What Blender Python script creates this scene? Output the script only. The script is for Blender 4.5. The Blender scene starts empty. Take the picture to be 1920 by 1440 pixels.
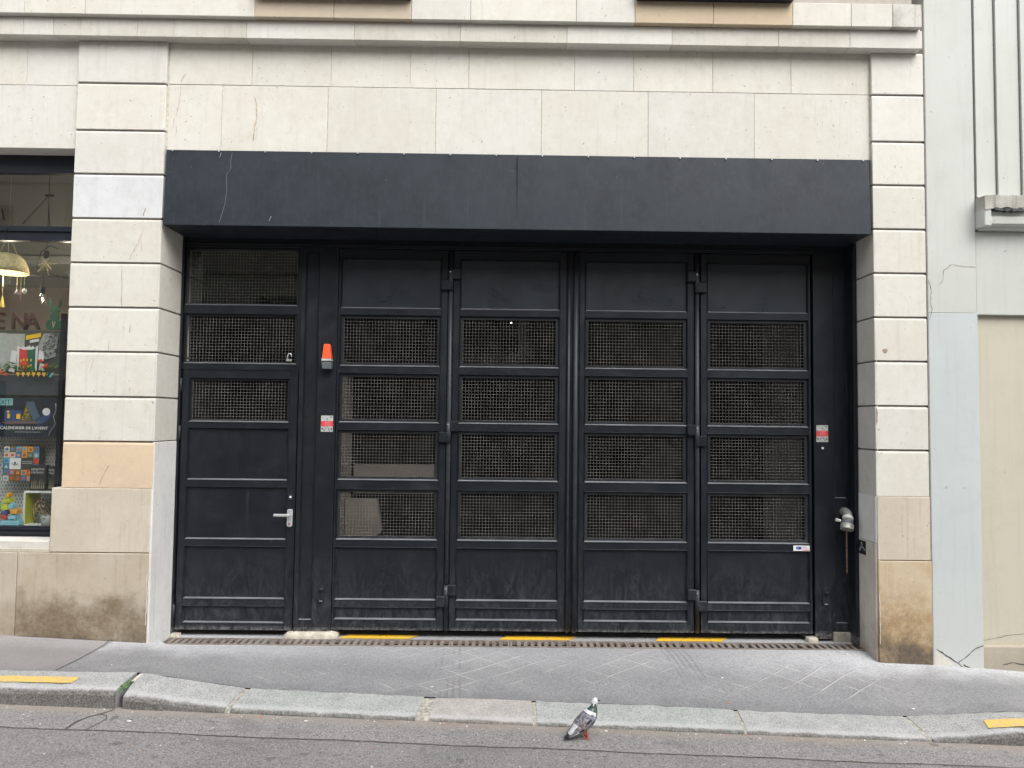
import bpy, bmesh, math, random
from mathutils import Vector, Matrix
random.seed(7)
R = math.radians
C = bpy.context.scene.collection
sc = bpy.context.scene

# ------------------------------------------------------------------ camera
cam_d = bpy.data.cameras.new('camera'); cam = bpy.data.objects.new('camera', cam_d); C.objects.link(cam)
yaw, pitch, roll = R(0.508), R(2.696), R(0.657)
fw = Vector((math.sin(yaw)*math.cos(pitch), math.cos(yaw)*math.cos(pitch), math.sin(pitch)))
rt = Vector((math.cos(yaw), -math.sin(yaw), 0)); up = rt.cross(fw)
rt2 = rt*math.cos(roll)+up*math.sin(roll); up2 = up*math.cos(roll)-rt*math.sin(roll)
cam.matrix_world = Matrix(((rt2.x, up2.x, -fw.x, 0), (rt2.y, up2.y, -fw.y, -6.0), (rt2.z, up2.z, -fw.z, 1.77), (0, 0, 0, 1)))
cam_d.sensor_width = 36; cam_d.lens = 1387*36/1920; cam_d.clip_end = 400; cam_d.clip_start = .05
sc.camera = cam
# ------------------------------------------------------------------ light
sc.view_settings.view_transform = 'Standard'; sc.view_settings.look = 'None'
sc.view_settings.gamma = 1; sc.view_settings.use_curve_mapping = False
sc.view_settings.exposure = 1.13
w = bpy.data.worlds.new('World'); sc.world = w; w.use_nodes = True
wn = w.node_tree.nodes; wl = w.node_tree.links
bg = wn['Background']; sky = wn.new('ShaderNodeTexSky'); sky.sky_type = 'NISHITA'; sky.sun_disc = False
SUN_EL, SUN_AZ = R(50), R(150)       # azimuth clockwise from +Y
sky.sun_elevation = SUN_EL; sky.sun_rotation = SUN_AZ; sky.dust_density = 4; sky.air_density = 1.2
hs = wn.new('ShaderNodeHueSaturation'); hs.inputs['Saturation'].default_value = .22
wl.new(sky.outputs[0], hs.inputs['Color']); wl.new(hs.outputs[0], bg.inputs['Color'])
bg.inputs['Strength'].default_value = 0.15
sd = bpy.data.lights.new('sun', 'SUN'); sd.energy = .6; sd.angle = R(60); sd.color = (1, .97, .93)
so = bpy.data.objects.new('sun', sd); C.objects.link(so)
sv = Vector((math.sin(SUN_AZ)*math.cos(SUN_EL), math.cos(SUN_AZ)*math.cos(SUN_EL), math.sin(SUN_EL)))
so.rotation_euler = sv.to_track_quat('Z', 'Y').to_euler(); so.location = (0, -8, 15)

# ------------------------------------------------------------------ node helpers
class NT:
    def __init__(s, name):
        s.m = bpy.data.materials.new(name); s.m.use_nodes = True; s.t = s.m.node_tree
        s.n = s.t.nodes; s.l = s.t.links; s.b = s.n['Principled BSDF']
    def new(s, ty, **kw):
        o = s.n.new(ty)
        for k, v in kw.items(): setattr(o, k, v)
        return o
    def put(s, sock, v):
        if isinstance(v, bpy.types.NodeSocket): s.l.new(v, sock)
        elif isinstance(v, (tuple, list)) and len(v) == 3 and sock.type == 'RGBA': sock.default_value = (*v, 1)
        else: sock.default_value = v
    def math(s, op, a, b=0.0, c=None, clamp=False):
        o = s.new('ShaderNodeMath', operation=op); o.use_clamp = clamp
        s.put(o.inputs[0], a); s.put(o.inputs[1], b)
        if c is not None: s.put(o.inputs[2], c)
        return o.outputs[0]
    def mix(s, f, a, b, mode='MIX'):
        o = s.new('ShaderNodeMix', data_type='RGBA', blend_type=mode)
        s.put(o.inputs[0], f); s.put(o.inputs[6], a); s.put(o.inputs[7], b); return o.outputs[2]
    def pos(s, rand=True):
        g = s.new('ShaderNodeNewGeometry').outputs['Position']
        if not rand: return g
        oi = s.new('ShaderNodeObjectInfo')
        v = s.new('ShaderNodeVectorMath', operation='MULTIPLY_ADD')
        s.put(v.inputs[0], oi.outputs['Random']); v.inputs[1].default_value = (37, 71, 53); s.put(v.inputs[2], g)
        return v.outputs[0]
    def scale(s, v, sc_):
        o = s.new('ShaderNodeVectorMath', operation='MULTIPLY'); s.put(o.inputs[0], v); o.inputs[1].default_value = sc_; return o.outputs[0]
    def noise(s, v, scale, detail=4, rough=.55, dist=0):
        o = s.new('ShaderNodeTexNoise'); s.put(o.inputs['Vector'], v)
        o.inputs['Scale'].default_value = scale; o.inputs['Detail'].default_value = detail
        o.inputs['Roughness'].default_value = rough; o.inputs['Distortion'].default_value = dist
        return o.outputs['Fac']
    def rng(s, v, a, b, c=0., d=1., smooth=True):
        o = s.new('ShaderNodeMapRange'); o.interpolation_type = 'SMOOTHSTEP' if smooth else 'LINEAR'
        s.put(o.inputs[0], v)
        for i, q in enumerate((a, b, c, d)): o.inputs[i+1].default_value = q
        return o.outputs[0]
    def xyz(s, v):
        o = s.new('ShaderNodeSeparateXYZ'); s.put(o.inputs[0], v); return o.outputs
    def bump(s, h, strength=.3, dist=.003):
        o = s.new('ShaderNodeBump'); s.put(o.inputs['Height'], h)
        o.inputs['Strength'].default_value = strength; o.inputs['Distance'].default_value = dist
        s.l.new(o.outputs[0], s.b.inputs['Normal']); return o
    def out(s, col=None, rough=None, metal=None):
        if col is not None: s.put(s.b.inputs['Base Color'], col)
        if rough is not None: s.put(s.b.inputs['Roughness'], rough)
        if metal is not None: s.put(s.b.inputs['Metallic'], metal)
        return s.m

def plain(name, col, rough=.6, metal=0., var=.15, scale=30, spec=None):
    t = NT(name); n = t.noise(t.pos(), scale)
    c = t.mix(t.rng(n, .3, .7), tuple(x*(1-var) for x in col), tuple(min(1, x*(1+var)) for x in col))
    if spec is not None: t.b.inputs['Specular IOR Level'].default_value = spec
    return t.out(c, rough, metal)

def stone(name, a, b, streak=.35, stain=None, speck=.22, var=.05, bottom=None):
    """pale limestone: cloudy tone, vertical rain streaks, pits; stain=(z0,z1,colour,amount); bottom=(z0,z1,colour,amount)"""
    t = NT(name); p = t.pos(); g = t.pos(False)
    big = t.noise(p, 2.2, 5, .6); c = t.mix(t.rng(big, .35, .65), a, b)
    oi = t.new('ShaderNodeObjectInfo')
    k = t.rng(oi.outputs['Random'], 0, 1, 1-var*1.0, 1+var*.5, False)
    st = t.noise(t.scale(p, (16, 16, .9)), 1.6, 6, .65)
    c = t.mix(t.math('MULTIPLY', t.rng(st, .52, .75), streak), c, tuple(x*.74 for x in b))
    mid = t.noise(p, 14, 6, .7, .4)
    c = t.mix(t.math('MULTIPLY', t.rng(mid, .50, .74), .42), c, tuple(x*y for x, y in zip(b, (.80, .78, .74))))
    c = t.mix(t.math('MULTIPLY', t.rng(mid, .48, .28), .35), c, tuple(min(1, x*1.15) for x in a))
    fine = t.noise(p, 170, 3, .7)
    c = t.mix(t.math('MULTIPLY', t.rng(fine, .58, .8), speck), c, (.12, .11, .09))
    pits = t.noise(p, 34, 2, .5); c = t.mix(t.math('MULTIPLY', t.rng(pits, .70, .76), .55), c, (.16, .14, .12))
    z = t.xyz(g)[2]
    for s_ in (stain, bottom):
        if s_:
            z0, z1, col, am = s_
            n2 = t.noise(p, 5, 6, .65)
            zz = t.math('ADD', z, t.math('MULTIPLY', t.math('SUBTRACT', n2, .5), abs(z1-z0)*2.2))
            blot = t.rng(t.noise(p, 3.2, 7, .75, .6), .30, .55, .45, 1.0)
            c = t.mix(t.math('MULTIPLY', t.math('MULTIPLY', t.rng(zz, z0, z1, 1, 0), blot), am), c, t.mix(t.rng(t.noise(p, 26, 6, .8), .3, .7), col, tuple(x*.45 for x in col)))
    c = t.mix(1.0, c, k, 'MULTIPLY')
    t.bump(t.math('ADD', t.math('MULTIPLY', mid, .6), t.math('ADD', t.math('MULTIPLY', fine, .3), t.math('MULTIPLY', t.rng(pits, .73, .78), -1.2))), .35, .0035)
    return t.out(c, .88)

LA, LB = (.60, .575, .53), (.52, .485, .425)
M = {}
M['lime'] = stone('limestone_pale', (.64, .62, .565), (.60, .58, .515))
M['lime_warm'] = stone('limestone_cream', (.63, .615, .555), (.595, .575, .505), .3)
M['lime_cool'] = stone('limestone_cool', (.635, .62, .575), (.595, .58, .53))
M['lime_white'] = stone('limestone_whitish', (.64, .65, .66), (.58, .59, .60), .35)
M['lime_peach'] = stone('limestone_peach', (.62, .49, .35), (.58, .455, .33), .12, None, .06)
M['lime_plinth'] = stone('limestone_tooled', (.54, .485, .40), (.49, .44, .355), .9)
M['lime_base_left'] = stone('limestone_base_soiled', (.48, .42, .34), (.42, .355, .265), .6, (.14, .40, (.24, .18, .115), .9), .12, .05, (-.10, .05, (.10, .085, .065), .8))
M['lime_base_edge'] = stone('limestone_base_edge', (.50, .44, .36), (.45, .39, .31), .5, (-.0, .35, (.36, .28, .17), .6))
M['lime_base_right'] = stone('limestone_base_rusty', (.56, .48, .36), (.50, .40, .27), .4, (.05, .66, (.46, .30, .14), .85), .14, .05, (-.12, .20, (.15, .12, .09), .95))
M['lime_reveal'] = stone('limestone_reveal_lifted', (.72, .72, .70), (.65, .65, .625), .6, None)  # tone raised above the grey plaster to make up for missing side light
M['lime_reveal_low'] = stone('limestone_reveal_soiled', (.66, .63, .57), (.56, .52, .46), .9, (-.1, .4, (.36, .29, .2), .6))
M['lime_ochre'] = stone('limestone_ochre', (.56, .46, .32), (.53, .43, .31), .2)
M['lime_sand'] = stone('limestone_sand', (.50, .42, .33), (.53, .45, .34), .3)
M['lime_cornice'] = stone('limestone_cornice', (.58, .56, .51), (.52, .495, .44), .7)
M['lime_dirty'] = stone('limestone_lichen', (.55, .54, .50), (.31, .30, .26), 1.0, None, .8)
M['mortar'] = plain('mortar_grey', (.26, .23, .22), .95)
M['mortar_light'] = plain('mortar_light', (.58, .545, .48), .95, 0, .25)
M['kerb_mortar'] = plain('kerb_mortar', (.33, .315, .275), .95, 0, .35, 40)
M['sill'] = stone('sill_stone', (.62, .60, .56), (.55, .52, .47), .3)
M['far_stone'] = stone('far_stone', (.44, .41, .36), (.38, .35, .30), .5)

def render_wall(name, a, b, **kw):
    t = NT(name); p = t.pos(False)
    c = t.mix(t.rng(t.noise(p, 1.3, 6, .6), .35, .65), a, b)
    st = t.noise(t.scale(p, (14, 14, .7)), 1.5, 6, .6); c = t.mix(t.math('MULTIPLY', t.rng(st, .5, .75), .3), c, tuple(x*.8 for x in b))
    mid = t.noise(p, 9, 6, .7, .8); c = t.mix(t.math('MULTIPLY', t.rng(mid, .55, .75), .3), c, tuple(x*.85 for x in b))
    pt = t.noise(p, 13, 2, .4); c = t.mix(t.math('MULTIPLY', t.rng(pt, .735, .75), .5), c, tuple(x*.5 for x in b)); lg = t.noise(p, 3.5, 7, .75, 1.0); c = t.mix(t.math('MULTIPLY', t.rng(lg, .5, .7), .22), c, tuple(x*.78 for x in b)); sm = t.noise(t.scale(p, (7, 7, 2.4)), 1.7, 3, .6, 2.5); c = t.mix(t.math('MULTIPLY', t.rng(sm, .70, .76), .4), c, tuple(x*.62 for x in b))
    z = t.xyz(p)[2]; d = kw.get('foot', None)
    if d:
        zz = t.math('ADD', z, t.math('MULTIPLY', t.math('SUBTRACT', mid, .5), .5))
        c = t.mix(t.math('MULTIPLY', t.rng(zz, d[0], d[1], 1, 0), d[3]), c, d[2])
    f = t.noise(p, 120, 3, .6); t.bump(t.math('ADD', t.math('MULTIPLY', mid, 1.0), t.math('MULTIPLY', f, .3)), .35, .003)
    return t.out(c, .8)
M['white_paint'] = render_wall('wall_paint_white', (.53, .545, .515), (.495, .51, .475))
M['blue_paint'] = render_wall('wall_paint_bluish', (.49, .535, .535), (.465, .505, .505), foot=(-.15, .75, (.50, .51, .49), .7))
M['beige_paint'] = render_wall('wall_paint_beige', (.505, .475, .385), (.475, .445, .355))
M['beige_base'] = render_wall('wall_base_beige', (.45, .405, .33), (.37, .33, .26), foot=(-.28, .0, (.30, .27, .22), .6))
M['crack'] = plain('crack_dark', (.085, .075, .065), .95)
M['lead'] = plain('lead_flashing', (.045, .05, .055), .7)

def paint_black(name, col, rough=.42, dust=.25, z0=-.05, z1=.75, mott=0., smudge=.10):
    t = NT(name); p = t.pos(); g = t.pos(False)
    n = t.noise(p, 3.2, 5, .6); c = t.mix(t.rng(n, .3, .7), col, tuple(x*1.45 for x in col))
    sc1 = t.noise(t.scale(p, (6, 6, 2.4)), 1.5, 8, .8, 2.0); z = t.xyz(g)[2]
    zn = t.math('ADD', z, t.math('MULTIPLY', t.math('SUBTRACT', n, .5), .5))
    low = t.rng(zn, z0, z1, 1, 0)
    fac = t.math('MULTIPLY', t.math('MULTIPLY', low, t.rng(sc1, .40, .70)), dust)
    c = t.mix(fac, c, (.095, .10, .115))
    sm = t.noise(p, 2.6, 6, .7, 1.5); c = t.mix(t.math('MULTIPLY', t.rng(sm, .52, .8), smudge), c, (.10, .105, .125))
    edge = t.math('MULTIPLY', t.rng(z, -.012, -.046), t.rng(t.noise(p, 34, 6, .8), .42, .62)); c = t.mix(t.math('MULTIPLY', edge, .8), c, (.24, .235, .225))
    drip = t.noise(t.scale(p, (22, 22, .8)), 1.3, 6, .7); c = t.mix(t.math('MULTIPLY', t.rng(drip, .58, .74), .22), c, (.075, .080, .088))
    chip = t.noise(p, 60, 2, .5); c = t.mix(t.math('MULTIPLY', t.rng(chip, .76, .79), .5), c, (.25, .25, .25))
    f = t.noise(p, 90, 3, .6)
    if mott: c = t.mix(t.math('MULTIPLY', t.rng(t.noise(t.scale(p, (1, 1, .6)), 22, 8, .8), .42, .72), mott), c, tuple(x*2.1 for x in col))
    r = t.rng(sm, .3, .7, rough-.08, rough+.12)
    t.bump(f, .12, .001); t.b.inputs['Specular IOR Level'].default_value = .34
    return t.out(c, r)
M['gate'] = paint_black('gate_black_paint', (.0068, .0089, .0125), .42, .5)
M['gate_edge'] = paint_black('gate_black_edge', (.0075, .0092, .013), .38, .4, -.05, 1.5)
M['lit_lip'] = paint_black('gate_lit_lip', (.13, .135, .145), .6, .5, -.05, 1.8)  # lower bead lips: skylight caught on the edge, painted as a paler colour
M['gate_tube'] = paint_black('gate_tube_worn', (.022, .024, .030), .45, .5, -.05, 2.8)
M['gate_top'] = paint_black('gate_upper_lightened', (.018, .0225, .027), .34, .0, smudge=0)  # same gate paint, lightened on the top panels to offset canopy shade
M['canopy'] = paint_black('canopy_blueblack', (.0130, .0180, .0245), .50, 0, -.05, .1, .6, .0)
M['shop_black'] = paint_black('shopfront_black', (.010, .013, .020), .35, 0)
M['wire'] = plain('dusty_wire', (.135, .132, .124), .7, .1, .3, 9)
M['mesh_frame'] = paint_black('mesh_frame_paint', (.012, .0135, .016), .45, .5, -.05, 2.5)
M['dark_hole'] = plain('dark_void', (.008, .008, .009), .9)

def ground(name, a, b, speckle, rough=.9, pav=False, road=False):
    t = NT(name); p = t.pos(False); x, y, z = t.xyz(p)
    c = t.mix(t.rng(t.noise(p, 1.4, 6, .65), .35, .65), a, b)
    v = t.new('ShaderNodeTexVoronoi'); t.put(v.inputs['Vector'], p); v.inputs['Scale'].default_value = 150
    cell = t.new('ShaderNodeSeparateColor'); t.l.new(v.outputs['Color'], cell.inputs[0])
    c = t.mix(t.math('MULTIPLY', t.rng(cell.outputs[0], .72, 1., 0, 1), speckle), c, (.42, .41, .40))
    c = t.mix(t.math('MULTIPLY', t.rng(cell.outputs[1], .7, 1., 0, 1), speckle*1.1), c, (.035, .035, .037))
    mid = t.noise(p, 38, 5, .75); c = t.mix(t.math('MULTIPLY', t.rng(mid, .5, .78), .35), c, tuple(q*.62 for q in a))
    c = t.mix(t.math('MULTIPLY', t.rng(mid, .5, .25), .25), c, tuple(q*1.5 for q in b))
    h = t.math('MULTIPLY', mid, .8)
    if pav:
        n = t.noise(p, 3.5, 6, .7)
        # pale salt / dust bloom that gathers against the walls and the grate
        yy = t.math('ADD', y, t.math('MULTIPLY', t.math('SUBTRACT', n, .5), .55))
        wallp = t.rng(yy, -.40, .06); side = t.rng(t.math('ABSOLUTE', t.math('SUBTRACT', x, .1)), 1.2, 3.0, .30, 1.)
        grain = t.rng(t.noise(p, 55, 4, .8), .35, .6, .35, 1.)
        c = t.mix(t.math('MULTIPLY', t.math('MULTIPLY', t.math('MULTIPLY', wallp, side), grain), .9), c, (.56, .57, .59))
        # crossing scored lines in the old mastic asphalt
        msk = t.rng(t.noise(p, 1.3, 3, .6), .46, .58, .12, 1.)
        inside = t.math('MULTIPLY', t.rng(x, -2.2, -1.5), t.rng(y, -.78, -.70))
        ln = None
        for sx, off in ((.70, 0.), (-.70, 0.3)):
            u = t.math('ADD', t.math('MULTIPLY', x, .62*(1 if sx > 0 else -1)), t.math('MULTIPLY', y, .78))
            u = t.math('ADD', u, t.math('MULTIPLY', t.noise(p, .9, 2, .5), .10))
            fr = t.math('FRACT', t.math('MULTIPLY', t.math('ADD', u, off), 1/.175))
            d = t.math('ABSOLUTE', t.math('SUBTRACT', fr, .5))
            l_ = t.math('MULTIPLY', t.rng(d, .045, .012, 0, 1), t.rng(t.noise(p, 2.3+sx, 3, .6), .42, .56))
            ln = l_ if ln is None else t.math('MAXIMUM', ln, l_)
        ln = t.math('MULTIPLY', t.math('MULTIPLY', ln, inside), t.rng(x, 3.1, 2.7)); ln = t.math('MULTIPLY', ln, msk)
        c = t.mix(t.math('MULTIPLY', ln, .65), c, (.50, .49, .47)); h = t.math('ADD', h, t.math('MULTIPLY', ln, 3.5))
        # tyre tracks across the crossing
        for cx, k in ((-.42, .06), (1.42, .08)):
            dx = t.math('ADD', t.math('SUBTRACT', x, cx), t.math('MULTIPLY', y, k))
            tr = t.math('MULTIPLY', t.rng(t.math('ABSOLUTE', dx), .14, .08, 0, 1), t.rng(t.math('FRACT', t.math('MULTIPLY', dx, 22)), .3, .8))
            tr = t.math('MULTIPLY', tr, t.rng(t.noise(p, 4, 4, .6), .4, .6))
            c = t.mix(t.math('MULTIPLY', tr, .30), c, (.07, .07, .075)); h = t.math('SUBTRACT', h, tr)
        # older, pinker asphalt left of the joint
        c = t.mix(t.math('MULTIPLY', t.rng(t.math('ADD', x, t.math('MULTIPLY', y, .02)), -3.075, -3.085), .6), c, (.225, .205, .20))
        c = t.mix(t.math('MULTIPLY', t.rng(yy, -.62, -.80, 0, 1), .25), c, (.08, .08, .085))
    if road:
        n = t.noise(p, 5, 6, .7)
        yy = t.math('ADD', y, t.math('MULTIPLY', t.math('SUBTRACT', n, .5), .12))
        c = t.mix(t.math('MULTIPLY', t.rng(yy, -1.24, -1.09), .6), c, (.30, .255, .21))
        c = t.mix(t.math('MULTIPLY', t.rng(y, -1.417, -1.425), .16), c, (.07, .07, .075))
        st = t.noise(t.scale(p, (.6, 1.6, 1)), 2.2, 6, .7, .8); c = t.mix(t.math('MULTIPLY', t.rng(st, .52, .66), .35), c, (.10, .095, .095)); gm = t.noise(p, 11, 1, .3); c = t.mix(t.math('MULTIPLY', t.rng(gm, .74, .76), .5), c, (.06, .058, .06))
        wh = t.noise(p, 16, 2, .4); c = t.mix(t.math('MULTIPLY', t.rng(wh, .76, .775), .6), c, (.5, .49, .46))
    f = t.noise(p, 210, 3, .7); hh = t.math('ADD', h, t.math('MULTIPLY', f, .9)); t.bump(hh, .55, .003)
    return t.out(c, rough)
M['pavement'] = ground('pavement_asphalt', (.205, .208, .218), (.248, .249, .256), .42, .85, pav=True)
M['road'] = ground('road_asphalt', (.200, .195, .197), (.238, .230, .230), .7, .88, road=True)

def granite(name, a, b, dark=.5):
    t = NT(name); p = t.pos()
    v = t.new('ShaderNodeTexVoronoi'); t.put(v.inputs['Vector'], p); v.inputs['Scale'].default_value = 190
    cell = t.new('ShaderNodeSeparateColor'); t.l.new(v.outputs['Color'], cell.inputs[0])
    c = t.mix(t.rng(t.noise(p, 7, 5, .6), .35, .65), a, b)
    c = t.mix(t.math('MULTIPLY', t.rng(cell.outputs[0], .6, .9), .45), c, (.50, .50, .49))
    c = t.mix(t.math('MULTIPLY', t.rng(cell.outputs[1], .62, .9), dark), c, (.06, .06, .065))
    g = t.pos(False); y = t.xyz(g)[1]; nz = t.xyz(t.new('ShaderNodeNewGeometry').outputs['Normal'])[2]
    # grime that clings to the upright face, worn clean on the nose
    gr = t.math('MULTIPLY', t.rng(t.math('ADD', y, t.math('MULTIPLY', t.math('SUBTRACT', t.noise(p, 16, 5, .7), .5), .05)), -1.052, -1.080), t.rng(t.noise(p, 24, 5, .7), .2, .5, .6, 1.))
    c = t.mix(t.math('MULTIPLY', gr, t.rng(t.noise(p, 70, 4, .8), .35, .65, .95, .45)), c, (.070, .062, .050))
    wn_ = t.math('MULTIPLY', t.rng(y, -1.00, -1.035), t.rng(y, -1.072, -1.05)); c = t.mix(t.math('MULTIPLY', wn_, .3), c, (.52, .52, .53))
    t.bump(t.math('ADD', t.noise(p, 150, 3, .7), t.math('MULTIPLY', t.noise(p, 20, 4, .6), 1.5)), .6, .004)
    return t.out(c, .82)
M['granite_grey'] = granite('granite_grey', (.31, .318, .318), (.375, .38, .378))
M['granite_green'] = granite('granite_greenish', (.295, .318, .308), (.36, .375, .365))
M['granite_brown'] = granite('granite_brownish', (.325, .305, .288), (.39, .365, .345), .35)
M['granite_dark'] = granite('granite_dark', (.28, .285, .285), (.35, .355, .35), .6)
t = NT('yellow_road_paint'); p = t.pos(False)
c = t.mix(t.rng(t.noise(p, 22, 6, .75), .35, .7), (.66, .45, .07), (.55, .40, .16)); c = t.mix(t.math('MULTIPLY', t.rng(t.noise(p, 45, 7, .85), .50, .60), .85), c, (.36, .32, .27)); c = t.mix(t.math('MULTIPLY', t.rng(t.noise(p, 9, 4, .7), .56, .66), .7), c, (.45, .32, .24))
M['yellow'] = t.out(c, .75)
t = NT('yellow_paint_threshold'); p = t.pos(False)
c = t.mix(t.rng(t.noise(p, 30, 7, .8), .52, .62), (.80, .47, .02), (.42, .33, .16)); M['yellow_worn'] = t.out(c, .7)
M['yellow_fresh'] = plain('yellow_paint_fresh', (.85, .50, .015), .6, 0, .1)
t = NT('rusty_cast_iron'); p = t.pos(False)
c = t.mix(t.rng(t.noise(p, 12, 6, .7), .35, .65), (.27, .24, .215), (.17, .13, .11)); c = t.mix(t.math('MULTIPLY', t.rng(t.noise(p, 3, 5, .7), .5, .7), .6), c, (.30, .28, .255))
t.bump(t.noise(p, 120, 3, .6), .4, .002); M['iron'] = t.out(c, .8, .15)
M['cement'] = plain('cement_pad', (.50, .46, .39), .9, 0, .2, 18)
M['cement_grey'] = plain('cement_grey', (.34, .32, .27), .9, 0, .2, 18)
M['steel_dull'] = plain('steel_dull', (.42, .43, .42), .45, .7, .2)
M['handle_grey'] = plain('lever_silver_grey', (.50, .52, .53), .35, .35, .08)
M['orange_plastic'] = plain('orange_plastic', (.90, .10, .03), .3, 0, .08)
M['grey_plastic'] = plain('grey_plastic', (.12, .14, .15), .5, 0, .1)
M['sticker_grey'] = plain('sticker_grey', (.42, .43, .42), .45, 0, .1)
M['sticker_red'] = plain('sticker_red', (.62, .05, .055), .45, 0, .1)
M['white_print'] = plain('white_print', (.75, .75, .75), .5, 0, .05)
M['black_print'] = plain('black_print', (.02, .02, .025), .5, 0, .05)
M['blue_print'] = plain('blue_print', (.03, .06, .35), .5, 0, .05)
M['pink_print'] = plain('pink_print', (.70, .32, .34), .5, 0, .05)
M['rust'] = plain('rusty_chain', (.25, .15, .11), .7, .3, .3, 60)
M['pipe'] = plain('galvanised_pipe', (.36, .36, .34), .5, .5, .3, 14)
M['tape'] = plain('pale_tape', (.62, .61, .58), .6)
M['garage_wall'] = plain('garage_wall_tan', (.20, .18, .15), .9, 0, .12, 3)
M['garage_dark'] = plain('garage_darkness', (.008, .0075, .008), .9, 0, .2, 3)  # near-black colour carries the darkness of the unlit garage

def emit(name, col, s):
    t = NT(name); t.put(t.b.inputs['Emission Color'], col); t.b.inputs['Emission Strength'].default_value = s
    return t.out(col, .4)
def glass(name, tint=(1, 1, 1), ior=1.5, k=1.0):
    m = bpy.data.materials.new(name); m.use_nodes = True; n = m.node_tree.nodes; l = m.node_tree.links; n.clear()
    o = n.new('ShaderNodeOutputMaterial'); mx = n.new('ShaderNodeMixShader'); tr = n.new('ShaderNodeBsdfTransparent'); gl = n.new('ShaderNodeBsdfGlossy')
    fr = n.new('ShaderNodeFresnel'); ge = n.new('ShaderNodeNewGeometry'); mi_ = n.new('ShaderNodeMapRange')
    mi_.inputs[3].default_value = ior; mi_.inputs[4].default_value = 1/ior; l.new(ge.outputs['Backfacing'], mi_.inputs[0]); l.new(mi_.outputs[0], fr.inputs[0]); mt = n.new('ShaderNodeMath'); mt.operation = 'MULTIPLY'; mt.use_clamp = True; mt.inputs[1].default_value = k
    no = n.new('ShaderNodeTexNoise'); no.inputs['Scale'].default_value = .9; bp = n.new('ShaderNodeBump'); bp.inputs['Strength'].default_value = .02; l.new(no.outputs[0], bp.inputs['Height']); l.new(bp.outputs[0], gl.inputs['Normal'])
    tr.inputs[0].default_value = (*tint, 1); gl.inputs['Roughness'].default_value = .015
    l.new(fr.outputs[0], mt.inputs[0]); l.new(mt.outputs[0], mx.inputs[0]); l.new(tr.outputs[0], mx.inputs[1]); l.new(gl.outputs[0], mx.inputs[2]); l.new(mx.outputs[0], o.inputs[0])
    return m
M['glass'] = glass('shop_glass', (.92, .935, .925), 1.5, 1.5)
M['transom_glass'] = glass('transom_glass', (.90, .92, .90), 1.5, .8)
M['bulb_glass'] = glass('bulb_glass', (.97, .97, .95), 1.5, 2)

# ------------------------------------------------------------------ mesh helpers
ORG = {}
def link(o, parent=None, org=(0, 0, 0)):
    C.objects.link(o)
    if parent is not None: o.parent = parent
    return o
def props(o, label=None, cat=None, group=None, kind=None):
    if label: o['label'] = label
    if cat: o['category'] = cat
    if group: o['group'] = group
    if kind: o['kind'] = kind
    return o
def empty(name, loc, label=None, cat=None, group=None, parent=None):
    o = bpy.data.objects.new(name, None); o.empty_display_size = .1
    C.objects.link(o)
    if parent is not None:
        o.parent = parent; o.location = Vector(loc)-ORG[parent]
    else: o.location = loc
    ORG[o] = Vector(loc); return props(o, label, cat, group)

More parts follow.
